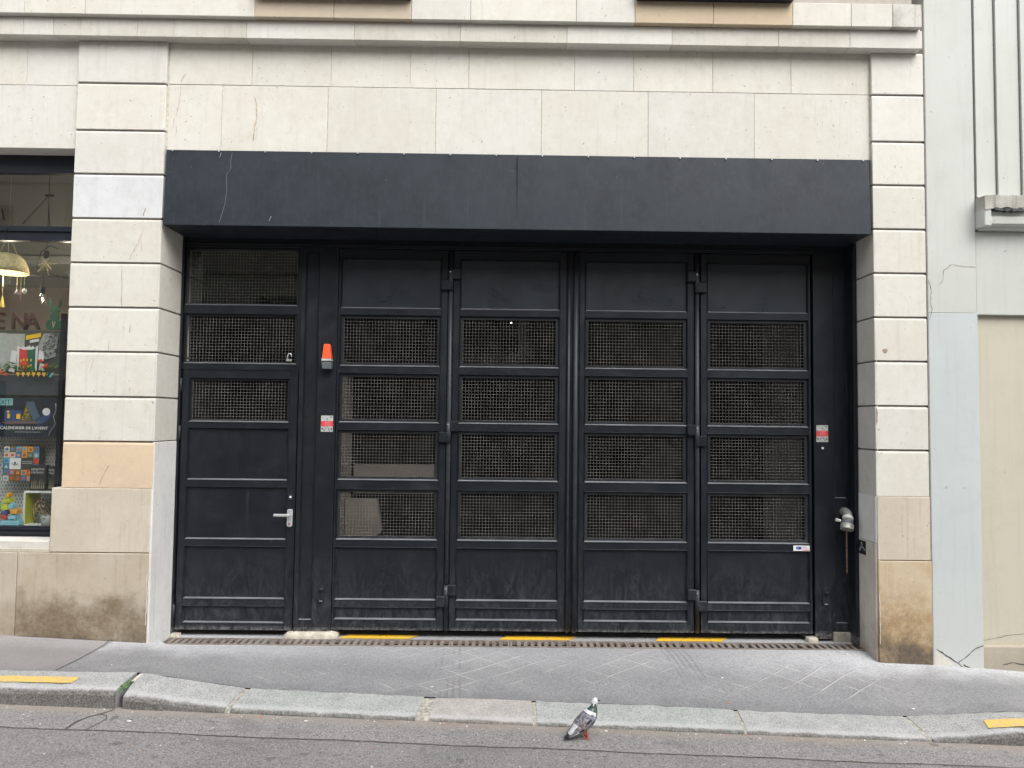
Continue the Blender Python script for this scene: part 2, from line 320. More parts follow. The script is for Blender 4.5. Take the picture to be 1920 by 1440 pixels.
class MB:
    def __init__(s): s.v = []; s.f = []; s.mi = []
    def add(s, v, f, m=0):
        b = len(s.v); s.v += [tuple(q) for q in v]; s.f += [tuple(b+i for i in q) for q in f]; s.mi += [m]*len(f); return s
    def box(s, x0, x1, y0, y1, z0, z1, m=0):
        return s.add([(x0, y0, z0), (x1, y0, z0), (x1, y1, z0), (x0, y1, z0), (x0, y0, z1), (x1, y0, z1), (x1, y1, z1), (x0, y1, z1)],
                     [(0, 3, 2, 1), (4, 5, 6, 7), (0, 1, 5, 4), (1, 2, 6, 5), (2, 3, 7, 6), (3, 0, 4, 7)], m)
    def prism(s, poly, y0, y1, m=0):          # poly: (x,z) counter-clockwise seen from -Y
        n = len(poly); v = [(x, y0, z) for x, z in poly]+[(x, y1, z) for x, z in poly]
        return s.add(v, [tuple(range(n)), tuple(range(2*n-1, n-1, -1))]+[(i, i+n, (i+1) % n+n, (i+1) % n) for i in range(n)], m)
    def prism_x(s, poly, x0, x1, m=0):        # poly: (y,z)
        n = len(poly); v = [(x0, y, z) for y, z in poly]+[(x1, y, z) for y, z in poly]
        return s.add(v, [tuple(range(n-1, -1, -1)), tuple(range(n, 2*n))]+[(i, (i+1) % n, (i+1) % n+n, i+n) for i in range(n)], m)
    def tube(s, pts, r, n=8, m=0, caps=True):
        pts = [Vector(p) for p in pts]; rr = r if isinstance(r, (list, tuple)) else [r]*len(pts)
        v = []; f = []; ref = None
        for i, p in enumerate(pts):
            d = (pts[min(i+1, len(pts)-1)]-pts[max(i-1, 0)]).normalized()
            if ref is None or abs(ref.dot(d)) > .95: ref = Vector((0, 0, 1)) if abs(d.z) < .9 else Vector((0, 1, 0))
            a = d.cross(ref).normalized(); b = d.cross(a).normalized()
            for k in range(n):
                t_ = 2*math.pi*k/n; v.append(p+a*math.cos(t_)*rr[i]+b*math.sin(t_)*rr[i])
        for i in range(len(pts)-1):
            for k in range(n): f.append((i*n+k, i*n+(k+1) % n, (i+1)*n+(k+1) % n, (i+1)*n+k))
        if caps: f.append(tuple(range(n-1, -1, -1))); f.append(tuple(range((len(pts)-1)*n, len(pts)*n)))
        return s.add(v, f, m)
    def lathe(s, prof, c, n=20, m=0):          # prof: (r,z), axis Z through c
        v = []; f = []
        for r, z in prof:
            for k in range(n): v.append((c[0]+r*math.cos(2*math.pi*k/n), c[1]+r*math.sin(2*math.pi*k/n), c[2]+z))
        for i in range(len(prof)-1):
            for k in range(n): f.append((i*n+k, i*n+(k+1) % n, (i+1)*n+(k+1) % n, (i+1)*n+k))
        return s.add(v, f, m)
    def ring(s, x0, x1, z0, z1, ya, yb, ins, m=0):   # 4 sloping quads between two rectangles
        o = [(x0, ya, z0), (x1, ya, z0), (x1, ya, z1), (x0, ya, z1)]; i_ = [(x0+ins, yb, z0+ins), (x1-ins, yb, z0+ins), (x1-ins, yb, z1-ins), (x0+ins, yb, z1-ins)]
        return s.add(o+i_, [(k, (k+1) % 4, (k+1) % 4+4, k+4) for k in range(4)], m)
    def build(s, name, mat, parent=None, smooth=False, bevel=0, seg=1, loc=None):
        me = bpy.data.meshes.new(name); org = ORG[parent] if parent is not None else Vector(loc or (0, 0, 0))
        me.from_pydata([tuple(Vector(q)-org) for q in s.v], [], s.f)
        for m_ in (mat if isinstance(mat, (list, tuple)) else [mat]): me.materials.append(m_)
        me.polygons.foreach_set('material_index', s.mi)
        bm = bmesh.new(); bm.from_mesh(me)
        if bevel: bmesh.ops.bevel(bm, geom=bm.edges[:], offset=bevel, segments=seg, affect='EDGES', profile=.6)
        bmesh.ops.recalc_face_normals(bm, faces=bm.faces)
        bm.to_mesh(me); bm.free()
        if smooth: me.polygons.foreach_set('use_smooth', [True]*len(me.polygons))
        me.update(); o = bpy.data.objects.new(name, me); C.objects.link(o)
        if parent is not None: o.parent = parent
        else: o.location = org
        ORG[o] = org; return o
def box(name, mat, parent, x0, x1, y0, y1, z0, z1, bevel=0, loc=None):
    return MB().box(x0, x1, y0, y1, z0, z1).build(name, mat, parent, bevel=bevel, loc=loc)
def text(name, s_, x, y, z, size, mat, parent, depth=.002, wide=1., align='LEFT', bold=0.):
    cu = bpy.data.curves.new(name, 'FONT'); cu.body = s_; cu.size = size; cu.extrude = depth; cu.align_x = align; cu.offset = bold
    o = bpy.data.objects.new(name, cu); C.objects.link(o)
    dg = bpy.context.evaluated_depsgraph_get(); me = bpy.data.meshes.new_from_object(o.evaluated_get(dg))
    bpy.data.objects.remove(o)
    org = ORG[parent]
    for v in me.vertices: v.co = Vector((x+v.co.x*wide, y-v.co.z, z+v.co.y))-org
    me.materials.clear(); me.materials.append(mat)
    o = bpy.data.objects.new(name, me); C.objects.link(o); o.parent = parent; ORG[o] = org; return o
def lerp(tab, x):
    if x <= tab[0][0]: return tab[0][1]
    for (a, b), (c_, d) in zip(tab, tab[1:]):
        if x <= c_: return b+(d-b)*(x-a)/(c_-a)
    return tab[-1][1]
def ss(a, b, x): x = max(0, min(1, (x-a)/(b-a))); return x*x*(3-2*x)

# ------------------------------------------------------------------ ground heights
KB = [(-12, .25), (-6, .03), (-2.5, .0), (-1.74, -.101), (-.47, -.152), (1.1, -.197), (1.6, -.22), (2.15, -.24), (2.8, -.253), (3.5, -.217), (4.2, -.225), (6, -.29), (12, -.48)]
KF = [(-12, .24), (-6, .02), (-2.5, -.017), (-2.46, -.045), (-1.75, -.127), (-.48, -.180), (.23, -.208), (1.04, -.224), (1.6, -.246), (2.8, -.289), (3.42, -.238), (4.2, -.24), (6, -.30), (12, -.49)]
WL = [(-12, .4), (-6, .1), (-3.99, .011), (-2.84, -.041), (-2.35, -.088), (-1.4, -.114), (2.1, -.118), (2.7, -.126), (3.03, -.145), (3.46, -.160), (4.19, -.215), (6, -.29), (12, -.48)]
def zroad(x): return -.219-.0325*x
def zpav(x, y):
    if y <= 0:
        t_ = (y+.8)/.8; z = lerp(KB, x)*(1-t_)+lerp(WL, x)*t_
        return z+.004*math.sin(x*2.3+y*3)*t_*(1-t_)*4
    inrec = ss(-2.9, -2.75, x)*(1-ss(2.95, 3.1, x)); zz = lerp(WL, x)
    zr = zz+(-.114-zz)*ss(0, .17, y)
    return zz*(1-inrec)+zr*inrec
def sheet(name, mat, xs, ys, zf, kind='structure'):
    v = [(x, y, zf(x, y)) for y in ys for x in xs]; n = len(xs)
    f = [(j*n+i, j*n+i+1, (j+1)*n+i+1, (j+1)*n+i) for j in range(len(ys)-1) for i in range(n-1)]
    m = MB(); m.add(v, f); o = m.build(name, mat, None, smooth=True); return props(o, kind=kind)
def fr(a, b, st): 
    n = max(1, round((b-a)/st)); return [a+(b-a)*i/n for i in range(n+1)]
road = sheet('road', M['road'], [-60, -30, -12]+fr(-11, 11, .25)+[12, 30, 60], [-10.6]+fr(-10, -1.06, .3), lambda x, y: zroad(max(-14, min(14, x)))-.012*ss(0, 1, (-1.1-y)/8)*0)
pav = sheet('pavement', M['pavement'], [-60, -30]+fr(-12, 12, .06)+[30, 60], fr(-.803, 0, .1)+[.03, .06, .09, .12, .15, .18, .20], zpav)
thr = sheet('threshold_strip', M['pavement'], fr(-2.85, 3.03, .3), [.372, .48, .62], lambda x, y: -.108+.0)
# thin seam of tar along the road and the looped crack by the kerb joint
def strip(pts, wd, zf, lift=.003):
    m = MB(); v = []
    for i, p in enumerate(pts):
        a = Vector(pts[max(i-1, 0)]); b = Vector(pts[min(i+1, len(pts)-1)]); d = (b-a).normalized(); q = Vector((-d.y, d.x))*wd*(.7+.6*random.random())/2
        for s_ in (-1, 1): x, y = p[0]+q.x*s_, p[1]+q.y*s_; v.append((x, y, zf(x, y)+lift))
    return m.add(v, [(2*i, 2*i+2, 2*i+3, 2*i+1) for i in range(len(pts)-1)])
zr2 = lambda x, y: zroad(x)
pts = [(x, -1.42+.006*math.sin(x*5)+random.uniform(-.004, .004)) for x in fr(-6, 6, .06)]
strip(pts, .010, zr2).build('seam', M['crack'], road)
strip([(-2.50, -1.10), (-2.535, -1.16), (-2.60, -1.23), (-2.63, -1.31), (-2.63, -1.42)], .014, zr2).build('crack', M['crack'], road)
strip([(-2.55, -1.18), (-2.50, -1.20), (-2.475, -1.25), (-2.49, -1.33), (-2.51, -1.42)], .009, zr2).build('crack', M['crack'], road)
strip([(-3.12, -.02), (-3.10, -.12), (-3.09, -.3), (-3.075, -.5), (-3.07, -.8)], .008, zpav).build('crack', M['crack'], pav)

# ------------------------------------------------------------------ kerb
kerb = props(MB().box(-12, 12, -1.06, -.82, -.9, -.52).build('kerb', M['cement_grey']), kind='structure')
def kerb_stone(a0, a1, mat, b0=None, b1=None):
    # a0,a1: x of the ends at the back; b0,b1: x at the front
    b0 = a0 if b0 is None else b0; b1 = a1 if b1 is None else b1; m = MB(); v = []; n = max(3, int((a1-a0)/.08)); NP = 0
    for i in range(n+1):
        u = i/n; r = random.uniform(-.003, .003); rows = []
        for k, (yy, w_) in enumerate(((-.805, 0), (-.87, .2), (-.96, .55), (-1.035, .86), (-1.062, .95), (-1.080, 1), (-1.088, 1), (-1.092, 1))):
            x = (a0+(a1-a0)*u)*(1-w_)+(b0+(b1-b0)*u)*w_; zb, zf = lerp(KB, x), lerp(KF, x)
            z = zb+(zf-zb)*min(1, (-.805-yy)/(.24)); h = max(.02, zf-zroad(x))
            z -= (0, 0, 0, .0, min(.006, h*.2), min(.016, h*.4), min(.034, h*.7), h+.08)[k]
            ch = .006*abs(math.sin(x*7.3+1)*math.sin(x*17.1)) if k > 2 else 0; rows.append((x, yy+random.uniform(-.003, .003)+ch, z+r*(.5+.5*(k > 1))-ch*.8+random.uniform(-.002, .002)))
        rows.append((rows[0][0], -.805, rows[0][2]-.3)); NP = len(rows); v += rows
    f = [(i*NP+k, (i+1)*NP+k, (i+1)*NP+k+1, i*NP+k+1) for i in range(n) for k in range(NP-1)]
    f += [tuple(range(NP)), tuple(range(n*NP+NP-1, n*NP-1, -1))]
    m.add(v, f); o = m.build('kerb_stone', mat, kerb, smooth=False); return o
G_, W_, N_, D_ = M['granite_grey'], M['granite_green'], M['granite_brown'], M['granite_dark']
for a in ((-6.0, -4.55, D_), (-4.53, -2.507, G_, -4.53, -2.515), (-2.475, -1.765, G_, -2.462, -1.80), (-1.725, -.535, W_, -1.765, -.565), (-.455, .205, N_, -.475, .205),
          (.235, 1.60, W_, .235, 1.588), (1.628, 2.775, G_, 1.612, 2.80), (2.80, 4.4, D_, 2.828, 4.4), (4.42, 6.0, G_)):
    kerb_stone(*a)
for x0, x1, fx0, fx1, mt in ((-1.765, -1.727, -1.800, -1.767, 'kerb_mortar'), (-.536, -.454, -.566, -.474, 'kerb_mortar'), (.204, .236, .204, .236, 'kerb_mortar'), (1.599, 1.629, 1.587, 1.613, 'kerb_mortar'), (2.774, 2.801, 2.799, 2.829, 'kerb_mortar')):
    m = MB(); v = []
    for (x, y) in ((x0, -.81), (x1, -.81), (fx1, -1.05), (fx0, -1.05), (fx0, -1.084), (fx1, -1.084)): 
        zb, zf = lerp(KB, x), lerp(KF, x); v.append((x, y, zb+(zf-zb)*min(1, (-.805-y)/.24)-.005-(.03 if y < -1.08 else 0)))
    v += [(fx0, -1.084, -.4), (fx1, -1.084, -.4)]
    m.add(v, [(0, 3, 2, 1), (3, 4, 5, 2), (4, 6, 7, 5)]).build('mortar_joint', M[mt], kerb)
strip([(-2.49, -.82), (-2.488, -.95), (-2.488, -1.04)], .03, lambda x, y: lerp(KF, -2.45)-.03, 0).build('mortar_joint', M['crack'], kerb)
MB().add([(-2.484, -.81, -.006), (-2.462, -.81, -.006), (-2.47, -.92, -.02), (-2.492, -.92, -.02)], [(0, 1, 2, 3)]).build('mortar_joint', M['mortar_light'], kerb)

# yellow bars painted on kerb top and threshold
def mark(pts, zf, mat, par, lift=.004):
    m = MB(); n = 14; a, b, c_, d = pts; v = []
    for i in range(n+1):
        u = i/n
        for p_, q_ in ((a, b), (d, c_)):
            x, y = p_[0]+(q_[0]-p_[0])*u, p_[1]+(q_[1]-p_[1])*u+random.uniform(-.003, .003); v.append((x, y, zf(x, y)+lift))
    return m.add(v, [(2*i, 2*i+1, 2*i+3, 2*i+2) for i in range(n)]).build('yellow_bar', mat, par)
zk = lambda x, y: lerp(KB, x)+(lerp(KF, x)-lerp(KB, x))*min(1, (-.805-y)/.24)+.001
mark([(-3.62, -.905), (-2.835, -.905), (-2.845, -1.0), (-3.60, -1.0)], zk, M['yellow'], kerb)
mark([(3.265, -.915), (3.95, -.915), (3.95, -1.02), (3.235, -1.02)], zk, M['yellow'], kerb, .006)
for a, b in ((-1.39, -.70), (-.03, .655), (1.30, 1.965)):
    mark([(a+.07, .50), (b, .50), (b-.10, .378), (a, .378)], lambda x, y: -.108, M['yellow_worn'], thr)

# ------------------------------------------------------------------ stone building
bld = empty('stone_building', (0, 0, 0), 'pale cut-limestone building around the black garage gate and the shop window', 'building')
def sblock(par, x0, x1, y0, y1, z0, z1, mat, bev=.0035):
    j = random.uniform(-.0012, .0012)
    return MB().box(x0, x1, y0+j, y1, z0, z1).build('stone_block', mat, par, bevel=bev)
LM = ['lime', 'lime', 'lime_warm', 'lime_cool']
pick = lambda: M[random.choice(LM)]
# field above gate and shop
wall = MB().box(-2.83, 3.02, .036, .62, 3.957, 4.86).box(-12, -3.54, .036, .62, 3.957, 4.86).build('wall', M['mortar_light'], bld)
J = .0019
def course(xs, z0, z1, y0=.03, y1=.30, mats=None, par=wall):
    for i, (a, b) in enumerate(zip(xs, xs[1:])):
        sblock(par, a+J, b-J, y0, y1, z0+J, z1-J, M[mats[i]] if mats else pick(), .0025)
course([-2.815, -2.132, -1.479, -.824, -.336, .543, 1.038, 1.698, 2.354, 3.008], 4.505, 4.855, mats=['lime_warm', 'lime_warm', 'lime_warm', 'lime', 'lime_warm', 'lime_cool', 'lime_warm', 'lime_warm', 'lime_warm'])
course([-2.815, -2.374, -1.499, -.604, .272, 1.159, 2.044, 3.008], 3.95, 4.505, mats=['lime', 'lime_warm', 'lime', 'lime_cool', 'lime', 'lime_cool', 'lime'])
course([-7.2, -6.2, -5.3, -4.62, -3.99, -3.56], 4.48, 4.855); course([-7.2, -6.3, -5.4, -4.5, -3.56], 3.95, 4.48, mats=['lime', 'lime', 'lime', 'lime_cool'])
# piers
ZJ = [4.855, 4.496, 4.101, 3.736, 3.368, 3.002, 2.637, 2.275, 1.91, 1.55, 1.178]
def pier(x0, x1, rev, mats, side):
    g = .007; ins = .016
    core = MB().box(x0+ins*(1 if side > 0 else .5), x1-ins, ins, .60, 1.17, 4.853).build('pier', M['mortar'], bld)
    core['label'] = 'banded limestone pier left of the gate' if side < 0 else 'banded limestone pier right of the gate'
    for i, (zt, zb) in enumerate(zip(ZJ, ZJ[1:])):
        gt, gb = (g if i else .002), (g if i < 9 else .0)
        z0, z1 = zb+gb, zt-gt; m = MB()
        # drafted upper margin: the top edge leans back a little
        pf = [(0, z0), (0, z1-.016), (.005, z1-.004), (.009, z1), (.598, z1), (.598, z0)]
        m.prism_x([(y, z) for y, z in pf], x0, x1)
        m.build('stone_block', M[mats[i]], core, bevel=.003)
    return core
pl = pier(-3.552, -2.824, .41, ['lime_cool', 'lime', 'lime_cool', 'lime_white', 'lime_warm', 'lime_warm', 'lime_warm', 'lime', 'lime', 'lime_peach'], -1)
pr_ = pier(3.015, 3.447, .29, ['lime_cool', 'lime_cool', 'lime', 'lime', 'lime', 'lime', 'lime', 'lime_cool', 'lime_cool', 'lime'], 1)
# left plinth (.66-1.178) and the long base course below the shop window
box('stone_block', M['lime_plinth'], pl, -3.625, -2.834, -.006, .59, .667, 1.176, .004)
box('stone_block', M['lime_reveal'], pl, -2.838, -2.8195, .004, .598, -.2, 1.548, .003)
basec = box('base_course', M['mortar'], bld, -12, -2.84, .0, .6, -.5, .655)
for a, b, mt in ((-6.9, -5.1, 'lime_base_left'), (-5.097, -3.874, 'lime_base_edge'), (-3.87, -2.834, 'lime_base_left')):
    box('stone_block', M[mt], basec, a, b, -.012, .58, -.4, .661, .0045)
# right plinth and base
box('stone_block', M['lime_plinth'], pr_, 3.019, 3.449, -.005, .59, .667, 1.176, .004)
box('stone_block', M['lime_base_right'], pr_, 3.021, 3.453, -.010, .585, -.4, .661, .004)
box('stone_block', M['lime_reveal'], pr_, 3.0105, 3.030, .006, .596, .80, 1.178, .002)
box('stone_block', M['lime_reveal_low'], pr_, 3.0095, 3.030, .012, .596, -.3, .797, .002)
M['rust_streak'] = plain('rust_streak', (.46, .38, .27), .95, 0, .3, 30); M['old_scratch'] = plain('stone_scratch', (.27, .215, .16), .95, 0, .3, 30); M['filler'] = plain('pale_filler', (.58, .56, .52), .95, 0, .1, 30)
def smear(par, pts, wd, y, mat='rust_streak', nm='streak'):
    o = []
    for (xa, za), (xb, zb) in zip(pts, pts[1:]):
        for i in range(5): u = i/5; o.append((xa+(xb-xa)*u+random.uniform(-.003, .003), za+(zb-za)*u))
    o.append(pts[-1]); m = MB(); v = []
    for x, z in o: h = wd*random.uniform(.25, .8); v += [(x-h, y, z), (x+h, y, z)]
    m.add(v, [(2*i, 2*i+1, 2*i+3, 2*i+2) for i in range(len(o)-1)]); return m.build(nm, M[mat], par)
smear(wall, [(-2.672, 4.60), (-2.71, 4.55), (-2.715, 4.52)], .006, .0275); smear(wall, [(-2.715, 4.49), (-2.725, 4.36), (-2.745, 4.24)], .004, .0275); smear(wall, [(-2.765, 4.22), (-2.77, 4.13)], .004, .0275); smear(wall, [(-2.74, 4.15), (-2.745, 4.07)], .003, .0275)
smear(wall, [(-2.11, 4.41), (-2.085, 4.34), (-2.085, 4.22), (-2.10, 4.15), (-2.105, 4.04)], .007, .0275); smear(wall, [(-2.08, 4.15), (-2.085, 4.05)], .003, .0275)
smear(pl, [(-2.962, 3.30), (-2.994, 3.20), (-3.03, 3.13), (-3.075, 3.03)], .004, -.0018); smear(pl, [(-2.985, 3.20), (-2.975, 3.09)], .003, -.0018)
smear(pl, [(-3.134, 2.985), (-3.128, 2.8), (-3.123, 2.65)], .003, -.0018, 'old_scratch', 'scratch'); smear(pl, [(-3.045, 2.50), (-3.052, 2.43)], .004, -.0018, 'old_scratch', 'scratch'); smear(pl, [(-3.212, 2.37), (-3.217, 2.28)], .003, -.0018, 'old_scratch', 'scratch')
smear(pl, [(-3.18, 1.36), (-3.22, 1.28), (-3.255, 1.20)], .003, -.0018, 'old_scratch', 'scratch'); smear(pl, [(-2.955, 3.46), (-2.975, 3.39)], .005, -.0018, 'old_scratch', 'scratch'); smear(pl, [(-3.33, 2.22), (-3.36, 2.10)], .002, -.0018, 'old_scratch', 'scratch')
for z0_, z1_ in ((3.36, 3.26), (2.99, 2.86), (2.6, 2.3), (2.2, 1.95), (1.7, 1.56), (1.3, 1.19), (.9, .67), (.5, .1)):
    smear(pl, [(-2.836, z0_), (-2.834, (z0_+z1_)/2), (-2.837, z1_)], .006, -.0135 if z0_ < .66 else (-.0075 if z0_ < 1.178 else -.0019), 'filler', 'filler'); smear(pr_, [(3.027, z0_-.1), (3.029, (z0_+z1_)/2-.1), (3.026, z1_-.1)], .005, -.0115 if z0_-.1 < .66 else (-.0065 if z0_-.1 < 1.178 else -.0019), 'filler', 'filler')
m = MB(); m.prism([(3.10+.020*math.cos(a)*(1+.3*math.sin(3*a)), 2.36+.018*math.sin(a)) for a in [i*math.pi/7 for i in range(14)]], -.002, .0); m.build('chip', M['old_scratch'], pr_)
m = MB(); m.prism([(3.021, 1.90), (3.034, 1.86), (3.030, 1.78), (3.021, 1.76)], -.002, .0); m.build('chip', M['old_scratch'], pr_)
# cornice: lower and upper band
corn = MB().box(-12, 3.385, -.072, .5, 4.862, 5.19).build('cornice', M['mortar_light'], bld)
xs = [-7, -6, -5.0, -3.961, -3.72, -3.035, -2.15, -1.271, -.404, .47, 1.333, 2.212, 2.80, 3.40]
for i, (a, b) in enumerate(zip(xs, xs[1:])):
    sblock(corn, a+J*(.5 if b < 3.3 else .3), b-J*.5, -.08, .3, 4.850, 5.0, M['lime_cornice'] if i % 3 else M['lime_cool'], .003)
xs = [-7, -6, -5.0, -3.93, -3.44, -2.07, -1.43, -.80, -.32, .54, 1.02, 1.66, 2.31, 2.79, 3.13, 3.37]
ml = ['lime', 'lime', 'lime_cool', 'lime_warm', 'lime', 'lime_sand', 'lime_sand', 'lime_cool', 'lime_warm', 'lime_cool', 'lime_ochre', 'lime_ochre', 'lime_warm', 'lime', 'lime_dirty']
for i, (a, b) in enumerate(zip(xs, xs[1:])): sblock(corn, a+J*.6, b-J*.6, -.13, .3, 5.003, 5.196, M[ml[i]], .004)
# upper storey set back above the cornice, with two dark window boxes just at the top of the view
uw = box('upper_wall', M['far_stone'], bld, -12, 3.33, -.05, .5, 5.2, 14)
for a, b, z in ((-2.05, -.80, 5.155), (1.03, 2.30, 5.182)):
    o = MB().box(a, b, -.20, -.134, z, z+.35).box(a-.02, b+.02, -.22, -.134, z+.35, z+.38).build('window_ledge', M['shop_black'], bld, bevel=.004)
# ------------------------------------------------------------------ black fascia (canopy) over the gate
fas = MB(); X0, X1 = -2.806, 2.990
m = MB(); m.prism_x([(.012, 3.948), (-.012, 3.322), (-.010, 3.318), (.44, 3.318), (.44, 3.332), (.0, 3.332), (.024, 3.948)], X0, X1)
m.box(X0, X1, .024, .04, 3.935, 3.9485)
fascia = m.build('fascia_panel', M['canopy'], bld); fascia['label'] = 'blue-black steel fascia box over the gate'
m = MB(); m.box(.0785, .0800, -.0095, .01, 3.335, 3.94); m.build('seam', M['canopy'], fascia)
for i in range(16):
    x = X0+.05+i*(X1-X0-.1)/15
    m = MB(); m.tube([(x, .006, 3.938), (x, -.001, 3.938)], .006, 8); m.build('screw', M['steel_dull'], fascia)
for pts in ([(-2.27, 3.93), (-2.28, 3.86), (-2.275, 3.80), (-2.31, 3.74), (-2.30, 3.62), (-2.31, 3.5), (-2.33, 3.42), (-2.35, 3.34)], [(-2.36, 3.93), (-2.37, 3.89)], [(-1.93, 3.40), (-1.945, 3.36)]):
    m = MB(); v = []
    for i, (x, z) in enumerate(pts):
        yy = -.012+.024*(z-3.322)/.626-.0012
        v += [(x-.0018, yy, z), (x+.0018, yy, z)]
    m.add(v, [(2*i, 2*i+1, 2*i+3, 2*i+2) for i in range(len(pts)-1)]); m.build('scratch', M['grey_plastic'] if len(pts) > 5 else M['steel_dull'], fascia)

# ------------------------------------------------------------------ gate
F_ = .42
gate = empty('folding_garage_gate', (.6, .42, -.06), 'wide black four-leaf folding garage gate with wire mesh windows', 'gate')
ROWS = [(2.715, 3.16, 'P'), (2.21, 2.665, 'M'), (1.72, 2.155, 'M'), (1.225, 1.665, 'M'), (.715, 1.155, 'M'), (.205, .66, 'P'), (.04, .152, 'P')]
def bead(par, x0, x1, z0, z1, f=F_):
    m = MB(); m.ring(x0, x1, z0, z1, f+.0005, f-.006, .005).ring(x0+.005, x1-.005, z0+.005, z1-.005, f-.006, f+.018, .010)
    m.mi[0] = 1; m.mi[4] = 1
    return m.build('bead', [M['gate_edge'], M['lit_lip']], par)
def wires(par, x0, x1, z0, z1, y, pitch=.0272, r=.0016):
    m = MB(); nx = round((x1-x0)/pitch); nz = round((z1-z0)/pitch)
    for i in range(nx+1):
        x = x0+(x1-x0)*i/nx; v = [(x-r, y, z0), (x, y-r, z0), (x+r, y, z0), (x-r, y, z1), (x, y-r, z1), (x+r, y, z1)]; m.add(v, [(0, 1, 4, 3), (1, 2, 5, 4)])
    y += .003
    for i in range(nz+1):
        z = z0+(z1-z0)*i/nz; v = [(x0, y, z-r), (x0, y-r, z), (x0, y, z+r), (x1, y, z-r), (x1, y-r, z), (x1, y, z+r)]; m.add(v, [(0, 1, 4, 3), (1, 2, 5, 4)])
    return m.build('wire_mesh', M['wire'], par)
def infill(par, x0, x1, z0, z1, kind, f=F_, mesh_in=.020, top=False):
    bead(par, x0, x1, z0, z1, f)
    a, b, c_, d = x0+.014, x1-.014, z0+.014, z1-.014
    if kind == 'P': box('panel', M['gate_top'] if top else M['gate'], par, a-.01, b+.01, f+.016, f+.022, c_-.01, d+.01)
    else:
        k = mesh_in; m = MB()
        m.box(a-.01, b+.01, f+.014, f+.03, c_-.01, c_+k).box(a-.01, b+.01, f+.014, f+.03, d-k, d+.01).box(a-.01, a+k, f+.014, f+.03, c_+k, d-k).box(b-k, b+.01, f+.014, f+.03, c_+k, d-k)
        m.build('mesh_frame', M['mesh_frame'], par); wires(par, a+k, b-k, c_+k, d-k, f+.024)
def leaf(x0, x1, o0, o1, z0, z1, rows, par, name, label=None, f=F_, dep=.045, top_first=True):
    L_ = empty(name, ((x0+x1)/2, f, z0), parent=par)
    if label: L_['label'] = label
    box('stile', M['gate'], L_, x0, o0, f, f+dep, z0, z1, .002); box('stile', M['gate'], L_, o1, x1, f, f+dep, z0, z1, .002)
    prev = z1
    for i, (a, b, k) in enumerate(rows):
        box('rail', M['gate'], L_, o0+.0005, o1-.0005, f+.0008, f+dep-.001, b, prev, 0); prev = a
        infill(L_, o0, o1, a, b, k, f, top=(i == 0))
    box('rail', M['gate'], L_, o0+.0005, o1-.0005, f+.0008, f+dep-.001, z0, prev, 0)
    return L_
leaves = [(-1.464, -.511, -1.446, -.566), (-.462, .524, -.408, .470), (.643, 1.640, .686, 1.587), (1.702, 2.664, 1.754, 2.646)]
lab = ['leftmost folding leaf beside the post', 'second folding leaf from the left', 'third folding leaf from the left', 'rightmost folding leaf with the small white sticker']
LV = [leaf(*l_, -.045, 3.236, ROWS, gate, 'gate_leaf', lb) for l_, lb in zip(leaves, lab)]
for x, par in ((-.487, 0), (1.670, 0)):
    MB().tube([(x, .425, -.045), (x, .425, 3.23)], .0195, 12).build('pivot_tube', M['gate_tube'], gate, smooth=True)
    box('backing_strip', M['dark_hole'], gate, x-.03, x+.03, .455, .47, -.045, 3.236)
for xa, xb, r in ((.536, .560, .012), (.588, .628, .02)):
    xm = (xa+xb)/2; MB().tube([(xm, .415, -.05), (xm, .415, 3.225)], r, 12).build('meeting_strip', M['gate_tube'], gate, smooth=True)
box('backing_strip', M['gate'], gate, .524, .643, .432, .47, -.045, 3.232)
def hinge(x, z, s):          # s=+1: upper plate on the right leaf, lower plate on the left leaf
    h = empty('hinge', (x, .40, z), parent=gate)
    MB().tube([(x, .405, z-.095), (x, .405, z+.085)], .021, 12).build('knuckle', M['gate_tube'], h, smooth=True)
    for sg, z0, z1 in ((s, z, z+.092), (-s, z-.095, z-.005)):
        a, b = sorted((x+sg*.005, x+sg*(.085 if sg*s > 0 else .085))); box('plate', M['gate'], h, a, b, .388, .421, z0, z1, .006)
    MB().tube([(x-.004, .386, z+.06), (x-.004, .38, z+.06)], .007, 8).build('pin', M['steel_dull'], h)
for z in (2.98, 1.655, .255): hinge(-.487, z, 1)
for z in (2.985, 1.645, .235): hinge(1.665, z, -1)

# fixed frame: header, post, right jamb
frame = empty('gate_frame', (0, .41, -.06), 'black steel frame with wide post, header and right jamb around gate and door', 'gate frame')
box('header', M['gate'], frame, -2.80, 3.0, .412, .60, 3.242, 3.33, .002)
box('header_lip', M['gate_edge'], frame, -2.80, 2.68, .400, .4125, 3.262, 3.274, .002)
def recessed_post(name, x0, x1, z0, z1, rec, f=.41):   # front plate with recessed strips (ra,rb,za,zb)
    o = empty(name, ((x0+x1)/2, f, z0), parent=frame)
    ra, rb = rec[0][:2]; box('plate', M['gate'], o, x0, ra, f, f+.05, z0, z1, .002); box('plate', M['gate'], o, rb, x1, f, f+.05, z0, z1, .002)
    zz = z0
    for _, _, za, zb in rec:
        box('plate', M['gate'], o, ra, rb, f+.0008, f+.05, zz, za); zz = zb
        m = MB(); m.ring(ra, rb, za, zb, f+.0005, f-.004, .003).ring(ra+.003, rb-.003, za+.003, zb-.003, f-.004, f+.014, .007); m.mi[4] = 1; m.build('bead', [M['gate_edge'], M['lit_lip']], o)
        box('panel', M['gate'], o, ra+.004, rb-.004, f+.0125, f+.02, za+.004, zb-.004)
    box('plate', M['gate'], o, ra, rb, f+.0008, f+.05, zz, z1); return o
recessed_post('post', -1.786, -1.467, -.062, 3.242, [(-1.747, -1.630, .036, 3.20)])
